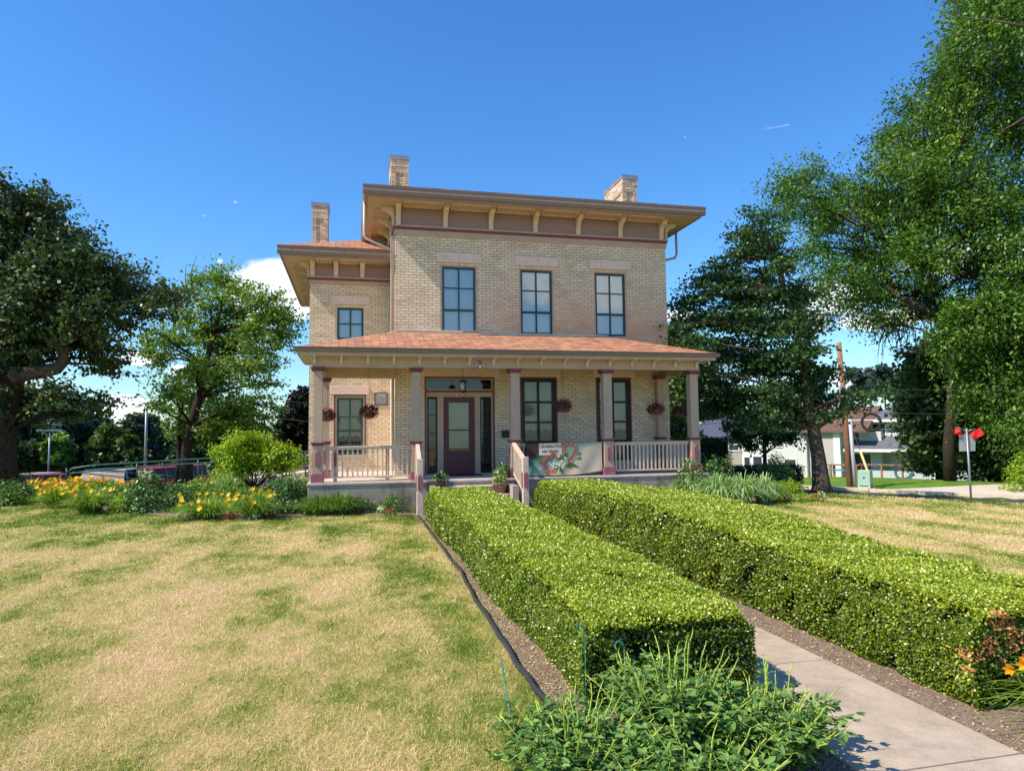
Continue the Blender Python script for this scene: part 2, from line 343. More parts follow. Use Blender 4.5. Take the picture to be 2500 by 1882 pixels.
M['bark'] = paint('grey brown bark', (.10, .075, .055), .35, .95, .1, 9, (.03, .022, .016), .7)
M['barkd'] = paint('dark bark', (.045, .035, .027), .35, .95, .1, 9)
M['ywf'] = leafmat('yellow petal', [(0, (.72, .36, .01)), (.5, (.85, .55, .01)), (1, (.90, .70, .04))], .3)
M['orf'] = leafmat('orange petal', [(0, (.80, .30, .01)), (1, (.90, .58, .02))], .3)
M['redf'] = leafmat('red petal', [(0, (.20, .012, .012)), (1, (.50, .05, .03))], .2)
M['whf'] = leafmat('white petal', [(0, (.55, .62, .38)), (1, (.85, .86, .72))], .25)
M['terr'] = paint('brown flower pot', (.22, .13, .10), .1, .7, .3, 4)
M['steel'] = paint('galvanised steel', (.30, .31, .31), .1, .45, .5, 4, grain=False, metal=.6)
M['iron'] = paint('black iron', (.02, .018, .016), .1, .5, .4, 4, grain=False)
M['plastic'] = paint('black plastic edging', (.035, .037, .042), .1, .35, .5, 4, grain=False)
M['hook'] = paint('green wire', (.02, .20, .14), .1, .4, .4, 4, grain=False)
M['soil'] = None
# ------------------------------------------------------------------ terrain
S0 = Vector((13.95, 19.0)); SU = Vector((.545, -.838)); SN = Vector((.838, .545))
def sstep(a, b, x):
    t = np.clip((x-a)/(b-a), 0, 1); return t*t*(3-2*t)
def tz(x, y):
    x = np.asarray(x, float); y = np.asarray(y, float)
    n = (x-S0.x)*SN.x+(y-S0.y)*SN.y
    zr = -.72*sstep(-.2, 1.1, n) + .10*sstep(9.0, 9.12, n) - .0*n
    zr = zr - 2.05*sstep(14, 44, n)
    zb = -1.05*sstep(26.5, 37, y)-.62*sstep(37, 41, y)
    return np.minimum(zr, zb)
def tz1(x, y): return float(tz(x, y))
def groundmesh(name, xs, ys, mat, dz=0., kind='structure'):
    X, Y = np.meshgrid(xs, ys); Z = tz(X, Y)+dz; V = np.stack([X, Y, Z], -1).reshape(-1, 3); nx = len(xs)
    i, j = np.meshgrid(np.arange(nx-1), np.arange(len(ys)-1)); a = (j*nx+i).ravel()
    return tag(npmesh(name, V, np.stack([a, a+1, a+1+nx, a+nx], 1), mat), kind=kind)
def lawncol(t, p, extra=None):
    n1 = t.noise(p, .62, 4, .6, (1.25, .62, 1)); n2 = t.noise(p, 2.9, 5, .72, (1.2, .8, 1)); n3 = t.noise(p, 26, 3, .7)
    f = t.math('ADD', t.math('ADD', t.math('MULTIPLY', n1, 1.95), t.math('MULTIPLY', n2, .95)), t.math('MULTIPLY', n3, .40))
    s_ = t.node('ShaderNodeSeparateXYZ'); t.link(p, s_.inputs[0])
    strp = t.math('SINE', t.math('ADD', t.math('MULTIPLY', t.math('SUBTRACT', s_.outputs[0], t.math('MULTIPLY', s_.outputs[1], .12)), 4.6), t.math('MULTIPLY', n2, 3.0)))
    f = t.math('ADD', f, t.math('MULTIPLY', strp, .075))
    # greener rim where the lawn meets the beds and the street bank
    yr = t.math('MULTIPLY', t.math('SUBTRACT', s_.outputs[1], 13.3), .22, clamp=True)
    f = t.math('SUBTRACT', f, t.math('MULTIPLY', yr, .34))
    xe = t.math('MULTIPLY', t.math('MULTIPLY', t.math('SUBTRACT', 1.0, t.math('ABSOLUTE', t.math('SUBTRACT', s_.outputs[0], 1.1))), t.math('LESS_THAN', s_.outputs[0], 1.7)), .35, clamp=True)
    f = t.math('SUBTRACT', f, t.math('MULTIPLY', xe, .6))
    if extra is not None: f = t.math('ADD', f, extra)
    return f
STR = [(.58, (.075, .135, .022)), (.80, (.16, .215, .045)), (.98, (.34, .31, .115)), (1.16, (.52, .385, .205))]
def ramp01(t, f, lo, hi): return t.math('DIVIDE', t.math('SUBTRACT', f, lo), hi-lo, clamp=True)
def lawnmat(name, blades):
    t = NT(name); p = t.pos()
    if blades:
        a = t.node('ShaderNodeAttribute', attribute_name='rnd'); ex = t.math('MULTIPLY', t.math('SUBTRACT', a.outputs['Fac'], .45), .62)
        f = lawncol(t, p, ex)
    else: f = lawncol(t, p)
    c = t.ramp(ramp01(t, f, 1.12, 2.0), [(0, (.11, .20, .020)), (.25, (.28, .37, .05)), (.46, (.60, .55, .18)), (.72, (.84, .68, .32)), (1, (.94, .70, .42))])
    if blades:
        b = t.bsdf(c, .6, .2); tl = t.node('ShaderNodeBsdfTranslucent'); t.link(c, tl.inputs[0]); mx = t.node('ShaderNodeMixShader'); mx.inputs[0].default_value = .3
        t.link(b, mx.inputs[1]); t.link(tl.outputs[0], mx.inputs[2]); return t.done(mx.outputs[0])
    c = t.mix(1.0, c, (.60, .57, .50), 'MULTIPLY')
    return t.done(t.bsdf(c, .95, .05, t.bump(t.noise(p, 70, 4, .8), .8, .02)))
M['lawn'] = lawnmat('lawn ground', False); M['grass'] = lawnmat('grass blades', True)
def greenlawn():
    t = NT('green verge'); p = t.pos(); n = t.noise(p, 1.2, 6, .7); f = t.noise(p, 40, 3, .7, (1, 1, 1))
    c = t.ramp(n, [(.35, (.08, .18, .02)), (.65, (.19, .31, .045))]); c = t.mix(.5, c, t.ramp(f, [(.3, (.2, .2, .2)), (.7, (.8, .8, .8))]), 'OVERLAY')
    return t.done(t.bsdf(c, .95, .05, t.bump(f, .8, .03)))
M['verge'] = greenlawn()
def soilmat():
    t = NT('mulch and soil'); p = t.pos(); v = t.node('ShaderNodeTexVoronoi'); v.inputs['Scale'].default_value = 45; t.link(p, v.inputs[0]); n = t.noise(p, 9, 6, .7)
    c = t.ramp(n, [(.3, (.12, .08, .06)), (.7, (.32, .23, .175))]); c = t.mix(t.math('MULTIPLY', v.outputs['Color'], .5), c, (.33, .24, .18))
    return t.done(t.bsdf(c, .95, .05, t.bump(v.outputs[0], .8, .015)))
M['soil'] = soilmat()
def asphalt():
    t = NT('asphalt'); p = t.pos(); c = t.ramp(t.noise(p, 1, 6, .7), [(.3, (.05, .05, .052)), (.7, (.085, .083, .08))]); return t.done(t.bsdf(c, .9, .2, t.bump(t.noise(p, 90, 2), .4, .006)))
M['asphalt'] = asphalt()
xs = np.concatenate([np.arange(-400, -60, 20), np.arange(-60, -24, 3), np.arange(-24, 50, .5), np.arange(50, 100, 3), np.arange(100, 420, 20)])
ys = np.concatenate([np.arange(-60, 0, 6), np.arange(0, 60, .5), np.arange(60, 110, 3), np.arange(110, 520, 20)])
groundmesh('lawn', xs, ys, M['lawn'])
def sheet(name, fn_pts, mat, dz, sub=.7, kind='structure'):
    """4-corner patch laid on the terrain"""
    a, b, c, d = [Vector(q) for q in fn_pts]; n1 = max(2, int(max((b-a).length, (c-d).length)/sub)); n2 = max(2, int(max((d-a).length, (c-b).length)/sub))
    s_, t_ = np.meshgrid(np.linspace(0, 1, n1+1), np.linspace(0, 1, n2+1)); s_ = s_[..., None]; t_ = t_[..., None]
    P = (np.array(a)*(1-s_)+np.array(b)*s_)*(1-t_)+(np.array(d)*(1-s_)+np.array(c)*s_)*t_
    Z = tz(P[..., 0], P[..., 1])+dz; V = np.concatenate([P[..., :2], Z[..., None]], -1).reshape(-1, 3); nx = n1+1
    i, j = np.meshgrid(np.arange(n1), np.arange(n2)); q = (j*nx+i).ravel(); return tag(npmesh(name, V, np.stack([q, q+1, q+1+nx, q+nx], 1), mat), kind=kind)
def SL(u, n): q = S0+SU*u+SN*n; return (q.x, q.y)
sheet('road', [SL(-60, 1.15), SL(60, 1.15), SL(60, 8.95), SL(-60, 8.95)], M['asphalt'], .012)
sheet('far_verge', [SL(-60, 9.4), SL(60, 9.4), SL(60, 60), SL(-60, 60)], M['verge'], .012, 1.5)
kb = MB()
for u in range(-40, 30, 3):
    for (n0, n1, zt) in ((1.0, 1.15, -.55), (9.0, 9.35, -.56)):
        a, b, c, d = SL(u+.02, n0), SL(u+2.98, n0), SL(u+2.98, n1), SL(u+.02, n1)
        kb.add([(*a, -.9), (*b, -.9), (*c, -.9), (*d, -.9), (*a, zt), (*b, zt), (*c, zt), (*d, zt)], [(4, 5, 6, 7), (0, 1, 5, 4), (1, 2, 6, 5), (2, 3, 7, 6), (3, 0, 4, 7)])
tag(kb.build('kerb', M['kerb']), kind='structure')
sheet('driveway', [SL(-.6, 9.2), SL(5.4, 9.2), SL(10.6, 24), SL(7.2, 24)], M['kerb'], .03)
sheet('far_pavement', [SL(6, 11.0), SL(30, 11.0), SL(30, 12.0), SL(6.2, 12.0)], M['kerb'], .035)
sheet('parking_lot', [(-60, 41), (14, 41), (14, 62), (-60, 62)], M['asphalt'], .02, 3)
# walk: separate slabs with open joints
wk = MB(); y = 2.05-1.44*2
jn = [3.50, 5.28]
ys_ = [-.10, 1.72]+jn+[5.28+1.6*i for i in range(1, 8)]
for i in range(len(ys_)-1):
    wk.box(2.86, 3.96, ys_[i]+.007, ys_[i+1]-.007, -.06, .022)
wk.box(-3, 12, -1.9, -.13, -.06, .022)
tag(wk.build('walk', M['walk'], bevel=.006), kind='structure')
def flatpoly(name, pts, z, mat): 
    b = MB(); b.poly([(p[0], p[1], z) for p in pts]); return tag(b.build(name, mat), kind='structure')
flatpoly('hedge_bed_soil', [(1.40, 1.2), (1.40, 4.92), (1.37, 6.6), (1.45, 8.8), (1.5, 12.2), (1.5, 17.2), (4.9, 17.2), (4.9, 1.2)], .006, M['soil'])
gl = [(x*1.0, y) for x, y in [(100, 1087), (200, 1099), (300, 1109), (400, 1121), (500, 1124), (600, 1121), (700, 1113), (800, 1112), (890, 1113)]]
bedf = [G(px, py-1) for px, py in gl]
flatpoly('garden_bed', [(-24, 30), (-24, 27)]+[(p.x, p.y) for p in bedf]+[(1.5, 16.8), (1.5, 18.3), (-1.2, 18.3), (-1.2, 26.5), (-6, 26.5)], .008, M['soil'])
flatpoly('flower_bed_soil', [(4.4, 17.0), (7.0, 15.6), (9.3, 15.6), (10.9, 16.35), (11.5, 17.2), (12.2, 18.4), (11.8, 20), (10.5, 22), (4.4, 18.3)], .008, M['soil'])
# litter of clipped leaves on the soil strips
def litter(n, x0, x1, y0, y1, name):
    P = np.stack([rng.uniform(x0, x1, n), rng.uniform(y0, y1, n), np.full(n, .012)], 1); N = unit(np.array([[0, 0, 1.]])+rng.normal(0, .3, (n, 3)))
    V, Fq, k = leaves(P, N, rdir(n), rng.uniform(.012, .03, n), rng.uniform(.008, .018, n))
    return tag(npmesh(name, V, Fq, M['litter'], rnd=np.repeat(rng.random(n), k)), 'fallen hedge clippings on the soil beside the walk', 'leaf litter', kind='stuff')
M['litter'] = leafmat('dry clippings', [(0, (.30, .20, .10)), (.5, (.55, .44, .22)), (1, (.62, .58, .20))], .1)
litter(9000, 1.42, 1.78, 3.4, 16.5, 'leaf_litter'); litter(1500, 3.97, 4.35, 2.6, 9, 'leaf_litter'); litter(160, 2.9, 3.95, 2.6, 9, 'leaf_litter')
# ------------------------------------------------------------------ grass
def grass(name, n, rmin, rmax, az0, az1, keep, h=(.016, .046), w0=.0046, mat=None, kindlabel='dry patchy lawn grass'):
    u = rng.random(n); r = rmin*(rmax/rmin)**(u**.85); a = rng.uniform(az0, az1, n)
    x = r*np.sin(a); yy = r*np.cos(a); ok = keep(x, yy); x, yy, r = x[ok], yy[ok], r[ok]; n = len(x)
    P = np.stack([x, yy, tz(x, yy)], 1); hh = rng.uniform(*h, n)*(1+r*.012); T = rdir(n, 1.1); B = unit(np.cross(T, rdir(n))); w = w0*np.maximum(1, r/5.5)*rng.uniform(.7, 1.4, n)
    tip = P+T*hh[:, None]; mid = P+T*hh[:, None]*.5
    V = np.stack([P-B*w[:, None]*.5, P+B*w[:, None]*.5, tip+rng.normal(0, .006, (n, 3))], 1).reshape(-1, 3)
    return tag(npmesh(name, V, np.arange(3*n).reshape(n, 3), mat or M['grass'], rnd=np.repeat(rng.random(n), 3)), kindlabel, 'grass', kind='stuff')
from math import pi
bx = np.array([-60, -24]+[p.x for p in bedf]+[1.4]); by = np.array([27, 27]+[p.y for p in bedf]+[16.8])
def keepL(x, y):
    lim = np.interp(x, bx, by); ex = np.interp(y, [0, 5, 6.6, 8.8, 12, 17], [1.36, 1.36, 1.35, 1.43, 1.48, 1.48]); return (x < ex) & (y < lim-.03+.06*np.sin(x*7)) & (y > .5)
grass('grass', 700000, 3.2, 27, -1.0, .55, keepL)
def keepR(x, y):
    n = (x-S0.x)*SN.x+(y-S0.y)*SN.y
    bed = (y > np.interp(x, [4, 7, 9.3, 10.9, 11.5, 12.2], [17, 15.6, 15.6, 16.35, 17.2, 18.4])) & (x < 12.2)
    return (x > 5.6) & (n < 1.0) & ~bed & (y > 2)
grass('grass', 260000, 6, 28, .25, 1.15, keepR)
# ------------------------------------------------------------------ hedges
def hedge(name, label, path, w, zt, y0, y1, nleaf, x0f, x1f, brown=None):
    root = thing(name, label, 'hedge', (path, y0, 0), 0, 'clipped boxwood hedges along the walk')
    # core body
    ys2 = np.arange(y0, y1+.01, .25); nn = 14; V = []; 
    def section(y, ins):
        a, b, h = x0f(y)+ins, x1f(y)-ins, zt(y)-ins; e = min(1, (y-y0+.02)/.18, (y1-y+.02)/.18); e = max(.25, e)**.5
        return [(a+.03, .03), (a, h*.35), (a, h*.75*1), (a+.05, h*.93*e), (a+.14, h*e), ((a+b)/2, h*e*1.01), (b-.14, h*e), (b-.05, h*.93*e), (b, h*.75), (b, h*.35), (b-.03, .03)]
    b = MB()
    secs = [section(y, .075) for y in ys2]; k = len(secs[0])
    yc = [min(max(y, y0+.06), y1-.06) for y in ys2]
    b.add([(p[0], yc[i], p[1]) for i, s_ in enumerate(secs) for p in s_], [(i*k+j, i*k+j+1, (i+1)*k+j+1, (i+1)*k+j) for i in range(len(ys2)-1) for j in range(k-1)]+[tuple(range(k)), tuple((len(ys2)-1)*k+j for j in reversed(range(k)))])
    b.build('branch_core', M['boxcore'], root)
    # leaves
    n = nleaf
    dist_pdf = rng.random(n); yy = y0*((y1/y0)**(dist_pdf**1.12))          # denser near the lawn's front end
    part = rng.random(n); a, bb, h = x0f(yy), x1f(yy), zt(yy)
    per = h+(bb-a)+h; s_ = part*per
    onl = s_ < h; ont = (s_ >= h) & (s_ < h+bb-a); onr = ~onl & ~ont
    X = np.where(onl, a, np.where(ont, a+(s_-h), bb)); Z = np.where(onl, s_, np.where(ont, h, s_-h-(bb-a)))
    N = np.stack([np.where(onl, -1., np.where(onr, 1., 0)), np.zeros(n), np.where(ont, 1., 0)], 1)
    # front end
    ne = int(n*.085); ax, bx_ = float(x0f(y0)), float(x1f(y0)); xe = rng.uniform(ax, bx_, ne); ze = rng.uniform(.02, float(zt(y0)), ne)
    X = np.concatenate([X, xe]); yy = np.concatenate([yy, np.full(ne, y0)]); Z = np.concatenate([Z, ze]); N = np.concatenate([N, np.tile([[0, -1., 0]], (ne, 1))])
    nb = int(n*.02); X = np.concatenate([X, rng.uniform(ax, bx_, nb)]); yy = np.concatenate([yy, np.full(nb, y1)]); Z = np.concatenate([Z, rng.uniform(0, .65, nb)]); N = np.concatenate([N, np.tile([[0, 1., 0]], (nb, 1))])
    n = len(X); P = np.stack([X, yy, Z], 1)
    # round the top edges and the ends
    hz = zt(P[:, 1]); cx = (x0f(P[:, 1])+x1f(P[:, 1]))/2; hw = (x1f(P[:, 1])-x0f(P[:, 1]))/2
    u = np.abs(P[:, 0]-cx)/hw; v = P[:, 2]/hz
    rr = np.maximum(0, np.maximum(u-.86, 0)/.14)**2; P[:, 2] -= np.where(v > .8, rr*.07, 0); P[:, 0] -= np.sign(P[:, 0]-cx)*np.maximum(v-.8, 0)*.22*(u > .9)
    ed = np.maximum(0, 1-(P[:, 1]-y0)/.18)+np.maximum(0, 1-(y1-P[:, 1])/.18); P[:, 2] -= np.where(v > .8, ed**2*.06, 0)
    P[:, 1] += np.where(P[:, 1] <= y0+1e-6, np.maximum(v-.8, 0)*.3+.02, 0)
    P[:, 0] += np.where(np.abs(N[:, 0]) > .5, -np.sign(N[:, 0])*np.maximum(0, .35-v)*.16, 0)
    # lumps
    q = P*np.array([[1, 1, 1.]]); l1 = np.sin(q[:, 0]*6.1+q[:, 1]*3.7)*np.sin(q[:, 2]*7+q[:, 1]*4.9)+np.sin(q[:, 1]*9.3+q[:, 0]*5)*.6+np.sin(q[:, 2]*17+q[:, 1]*13+q[:, 0]*15)*.5
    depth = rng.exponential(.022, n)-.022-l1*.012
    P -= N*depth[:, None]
    gap = ((l1 < -1.0) & (rng.random(n) < .75)) | ((N[:, 1] < -.5) & (rng.random(n) < .5)); keep = ~gap & (P[:, 2] > .01)
    P, N, l1, depth = P[keep], N[keep], l1[keep], depth[keep]; n = len(P)
    dist = np.linalg.norm(P-np.array([[0, 0, 2.]]), axis=1); sz = .0180*np.maximum(1, dist/6.5)**.85
    nn_ = unit(N*.55+rdir(n, .45)*.9); T = unit(rdir(n)+N*.7)
    ptch = np.sin(P[:, 1]*2.3+P[:, 0]*1.7)*np.sin(P[:, 1]*.9+P[:, 2]*4)*.5+np.sin(P[:, 1]*5.1+P[:, 2]*6+P[:, 0]*4)*.5
    rn = np.clip(.44+.20*rng.normal(size=n)+.09*ptch+np.where(N[:, 2] > .5, .14, np.where(N[:, 1] < -.5, -.34, -.13-.12*(1-P[:, 2]/hz[keep])))-np.clip(depth, 0, .05)*6, 0, .96); rn = np.where(rng.random(n) < .009, 1., rn)  # new growth paler on top; shade painted into sides, near end and deeper leaves
    br = np.zeros(n, bool)
    if brown:
        for (c, r) in brown: br |= (np.linalg.norm((P-np.array([c]))/np.array([r]), axis=1) < 1+.35*l1*.4) & (rng.random(n) < .88)
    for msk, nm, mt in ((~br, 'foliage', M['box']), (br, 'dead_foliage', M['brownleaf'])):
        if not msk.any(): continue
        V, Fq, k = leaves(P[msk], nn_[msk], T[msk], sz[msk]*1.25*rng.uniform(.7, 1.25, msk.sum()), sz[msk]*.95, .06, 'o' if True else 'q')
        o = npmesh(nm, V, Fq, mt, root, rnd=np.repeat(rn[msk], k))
        if nm == 'dead_foliage': o['label'] = 'patch of dead orange brown leaves at the near end'
    return root
import functools
L0 = lambda y: 1.62+0*np.asarray(y, float)+.03*np.sin(np.asarray(y)*1.3); L1 = lambda y: np.interp(y, [4.8, 8, 15.6], [2.92, 2.96, 3.02])
LZ = lambda y: np.interp(y, [4.8, 6.5, 9, 12, 15.6], [.655, .68, .70, .70, .70])+.012*np.sin(np.asarray(y)*2.1)
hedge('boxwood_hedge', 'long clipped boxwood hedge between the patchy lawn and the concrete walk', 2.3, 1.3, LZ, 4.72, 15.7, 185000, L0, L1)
R0 = lambda y: 4.28+0*np.asarray(y, float)+.03*np.sin(np.asarray(y)*1.1+1); R1 = lambda y: np.interp(y, [4, 6.5, 10, 16], [5.62, 5.7, 5.78, 5.85])
RZ = lambda y: np.interp(y, [4, 5, 6.5, 8.5, 10, 13.8, 16.2], [.70, .69, .74, .84, .93, .80, .78])+.012*np.sin(np.asarray(y)*1.7)
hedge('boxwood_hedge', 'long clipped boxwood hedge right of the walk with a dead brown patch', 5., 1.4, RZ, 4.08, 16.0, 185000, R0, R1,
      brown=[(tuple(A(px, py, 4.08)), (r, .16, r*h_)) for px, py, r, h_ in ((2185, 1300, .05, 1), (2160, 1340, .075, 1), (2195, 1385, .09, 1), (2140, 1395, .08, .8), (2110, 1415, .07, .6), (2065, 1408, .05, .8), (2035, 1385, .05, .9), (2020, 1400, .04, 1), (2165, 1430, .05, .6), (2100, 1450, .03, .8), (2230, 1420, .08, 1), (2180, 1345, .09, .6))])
# ------------------------------------------------------------------ edging
e = MB(); pts = [G(px, py) for px, py in [(903, 1117), (935, 1160), (970, 1205), (995, 1240), (1012, 1275), (1035, 1310), (1075, 1378), (1110, 1430), (1145, 1480), (1185, 1535), (1230, 1590)]]
ptz = []
for i, p in enumerate(pts): ptz.append(Vector((p.x+.015*math.sin(i*2.3), p.y, .045)))
sm = []
for i in range(len(ptz)-1):
    for k in range(5): sm.append(ptz[i].lerp(ptz[i+1], k/5)+Vector((.008*math.sin(i*5+k), 0, .004*math.sin(k*2+i))))
sm.append(ptz[-1]); e.tube(sm, .022, 8)
for a, b in zip(sm[:-1], sm[1:]): e.add([(a.x+.006, a.y, -.03), (b.x+.006, b.y, -.03), (b.x+.006, b.y, .045), (a.x+.006, a.y, .045), (a.x-.004, a.y, -.03), (b.x-.004, b.y, -.03), (b.x-.004, b.y, .045), (a.x-.004, a.y, .045)], [(0, 1, 2, 3), (7, 6, 5, 4)])
tag(e.build('lawn_edging', M['plastic'], org=(1.4, 10, 0)), 'black plastic lawn edging strip running beside the left hedge', 'edging')
# ================================================================== HOUSE
YW, YG, XL, XR, WL = 20.20, 23.17, 1.212, 9.838, -1.38
H = thing('brick_house', 'two storey cream brick house with bracketed eaves and a terracotta porch roof', 'house', (4.2, YW, 0))
def wall_with_holes(b, x0, x1, z0, z1, y, t, holes):
    """front wall slab facing -Y with rectangular openings"""
    xs_ = sorted({x0, x1}|{h[0] for h in holes}|{h[1] for h in holes}); zs_ = sorted({z0, z1}|{h[2] for h in holes}|{h[3] for h in holes})
    for i in range(len(xs_)-1):
        for j in range(len(zs_)-1):
            cx, cz = (xs_[i]+xs_[i+1])/2, (zs_[j]+zs_[j+1])/2
            if any(h[0] < cx < h[1] and h[2] < cz < h[3] for h in holes): continue
            b.poly([(xs_[i], y, zs_[j]), (xs_[i+1], y, zs_[j]), (xs_[i+1], y, zs_[j+1]), (xs_[i], y, zs_[j+1])])
    for h in holes:
        a, c, d, e_ = h
        b.poly([(a, y, d), (a, y, e_), (a, y+t, e_), (a, y+t, d)]); b.poly([(c, y, d), (c, y+t, d), (c, y+t, e_), (c, y, e_)])
        b.poly([(a, y, e_), (c, y, e_), (c, y+t, e_), (a, y+t, e_)]); b.poly([(a, y, d), (a, y+t, d), (c, y+t, d), (c, y, d)])
UPW = [(2.545, 3.655), (4.955, 6.06), (7.37, 8.475)]; LOW = [(4.985, 6.075), (7.405, 8.505)]
DOOR = (2.06, 4.15, .745, 3.62)
b = MB(); holes = [(a, c, 4.93, 6.99) for a, c in UPW]+[(a, c, 1.05, 3.60) for a, c in LOW]+[DOOR]
wall_with_holes(b, XL, XR, -.5, 8.70, YW, .30, holes)
b.poly([(XL, 31.5, -1.5), (XL, YW, -1.5), (XL, YW, 8.7), (XL, 31.5, 8.7)]); b.poly([(XR, YW, -1.5), (XR, 31.5, -1.5), (XR, 31.5, 8.7), (XR, YW, 8.7)]); b.poly([(XR, 31.5, -1.5), (XL, 31.5, -1.5), (XL, 31.5, 8.7), (XR, 31.5, 8.7)])
b.build('main_wall', M['brick'], H)
b = MB(); wall_with_holes(b, WL, XL-.003, -.5, 7.62, YG, .30, [(-.555, .395, 5.05, 6.19), (-.555, .395, 1.28, 3.21)])
b.poly([(WL, 31.5, -1.5), (WL, YG, -1.5), (WL, YG, 7.62), (WL, 31.5, 7.62)]); b.poly([(XL, 31.5, -1.5), (WL, 31.5, -1.5), (WL, 31.5, 7.62), (XL, 31.5, 7.62)])
b.build('wing_wall', M['brick'], H)
b = MB(); b.box(XL+.02, XR-.02, YW+.31, YW+.33, -.4, 8.6); b.box(WL+.02, XL-.02, YG+.31, YG+.33, -.4, 7.5); b.build('interior', M['dark'], H)
def lintel(x0, x1, z0, z1, y):
    b = MB(); b.box(x0, x1, y-.05, y+.12, z0, z1); b.build('lintel', M['stone'], H, bevel=.008)
for (x0, x1) in ((2.42, 3.79), (4.83, 6.21), (7.23, 8.62)): lintel(x0, x1, 7.055, 7.36, YW)
lintel(-.70, .53, 6.25, 6.54, YG); lintel(-.70, .53, 3.26, 3.54, YG)
lintel(1.85, 4.29, 3.64, 3.88, YW); lintel(4.90, 6.22, 3.63, 3.88, YW); lintel(7.27, 8.66, 3.64, 3.88, YW)
def window(x0, x1, z0, z1, y, casing, sash, rows, blind, lower=None, glass='glass', meet=None, thick=.05, mun=.03, cw=.05, outer=None, sill=True):
    """window opening; rows = list of z heights of muntins; meet = z of meeting rail"""
    f = MB()
    f.box(x0, x0+cw, y+.02, y+.14, z0, z1); f.box(x1-cw, x1, y+.02, y+.14, z0, z1); f.box(x0+cw, x1-cw, y+.02, y+.14, z1-cw, z1)
    w = f.build('window', casing, H)
    if outer:
        g = MB(); t_ = .035; g.box(x0-t_, x0, y-.012, y+.06, z0, z1+t_); g.box(x1, x1+t_, y-.012, y+.06, z0, z1+t_); g.box(x0, x1, y-.012, y+.06, z1, z1+t_); g.build('moulding', outer, w)
    a, c, d, e_ = x0+cw, x1-cw, z0, z1-cw; ys = y+.055
    f = MB(); f.box(a, a+thick, ys, ys+.06, d, e_); f.box(c-thick, c, ys, ys+.06, d, e_); f.box(a+thick, c-thick, ys, ys+.06, e_-thick, e_); f.box(a+thick, c-thick, ys, ys+.06, d, d+thick*1.3)
    cx = (a+c)/2; f.box(cx-mun/2-.006, cx+mun/2+.006, ys+.008, ys+.05, d+thick*1.3, e_-thick)
    for r in rows: f.box(a+thick, c-thick, ys+.012, ys+.045, r-mun/2, r+mun/2)
    if meet: f.box(a+thick, c-thick, ys+.004, ys+.056, meet-.022, meet+.022); f.box(a+thick, c-thick, ys-.008, ys+.003, meet+.03, meet+.045)
    f.build('sash', sash, w)
    f = MB(); f.box(a+.01, c-.01, ys+.024, ys+.028, d+.01, e_-.01); f.build('pane', M[glass], w)
    if sill:
        f = MB(); f.box(x0-.06, x1+.06, y-.07, y+.13, z0-.09, z0-.002); f.build('sill', casing, w, bevel=.006)
    mtb, zb = blind
    f = MB()
    if lower is None: f.box(a+.02, c-.02, y+.150, y+.156, zb, e_)
    else:
        n = 24; yb = y+.152
        for i in range(n):
            u0, u1 = a+(c-a)*i/n, a+(c-a)*(i+1)/n; s_ = lambda u: zb-.05*abs(math.sin(math.pi*4*(u-a)/(c-a)))*1
            f.poly([(u0, yb, s_(u0)), (u1, yb, s_(u1)), (u1, yb, e_), (u0, yb, e_)])
    f.build('window_blind', mtb, w)
    if lower is not None:
        f = MB(); n = 40
        for i in range(n):
            u0, u1 = a+(c-a)*i/n, a+(c-a)*(i+1)/n; k = lambda u: y+.19+.012*math.sin(u*60)
            f.poly([(u0, k(u0), d), (u1, k(u1), d), (u1, k(u1), lower), (u0, k(u0), lower)])
        f.build('curtain', M['lace'], w)
    return w
for i, (a, c) in enumerate(UPW):
    window(a, c, 4.93, 6.99, YW, M['taupe'], M['green'] if i == 0 else M['teal'], [6.30], (M['blind'], 4.98 if i != 0 else 5.02), glass='glass_up', meet=5.62, thick=.062, mun=.036)
window(-.555, .395, 5.05, 6.19, YG, M['cream'], M['green'], [5.60], (M['blind'], 5.1), glass='glass_up', thick=.07, mun=.045)
window(-.555, .395, 1.28, 3.21, YG, M['taupe'], M['green'], [2.52], (M['shade'], 1.92), lower=2.02, meet=2.06, outer=M['door'], cw=.055, thick=.065, mun=.04)
for a, c in LOW: window(a, c, 1.05, 3.60, YW, M['door'], M['black'], [2.87], (M['shade'], 2.05), lower=2.08, meet=2.25, outer=M['door'], thick=.085, mun=.065, cw=.03, sill=False)
# air conditioner style grey blind already; front door assembly
x0, x1, z0, z1 = DOOR
b = MB(); b.box(x0, x0+.045, YW-.02, YW+.16, z0, z1); b.box(x1-.045, x1, YW-.02, YW+.16, z0, z1); b.box(x0+.045, x1-.045, YW-.02, YW+.16, z1-.045, z1)
ds = b.build('door_surround', M['burg'], H)
b = MB(); b.box(2.105, 4.105, YW+.03, YW+.15, 3.545, 3.575); b.box(2.105, 4.105, YW+.02, YW+.15, 3.225, 3.26); b.box(2.105, 2.135, YW+.03, YW+.15, 3.26, 3.545); b.box(4.065, 4.105, YW+.03, YW+.15, 3.26, 3.545)
b.box(2.105, 4.105, YW+.03, YW+.15, 3.03, 3.18); b.box(2.44, 2.615, YW+.03, YW+.15, z0, 3.03); b.box(3.555, 3.715, YW+.03, YW+.15, z0, 3.03); b.box(2.105, 2.135, YW+.03, YW+.15, z0, 3.03); b.box(4.06, 4.105, YW+.03, YW+.15, z0, 3.03)
b.box(2.135, 2.44, YW+.03, YW+.15, z0, z0+.03); b.box(3.715, 4.06, YW+.03, YW+.15, z0, z0+.03); b.build('casing', M['taupe'], ds)
b = MB(); b.box(2.105, 4.105, YW+.012, YW+.15, 3.182, 3.222)
for i in range(66): b.box(2.11+i*.0302, 2.11+i*.0302+.016, YW+.008, YW+.03, 3.165, 3.182)
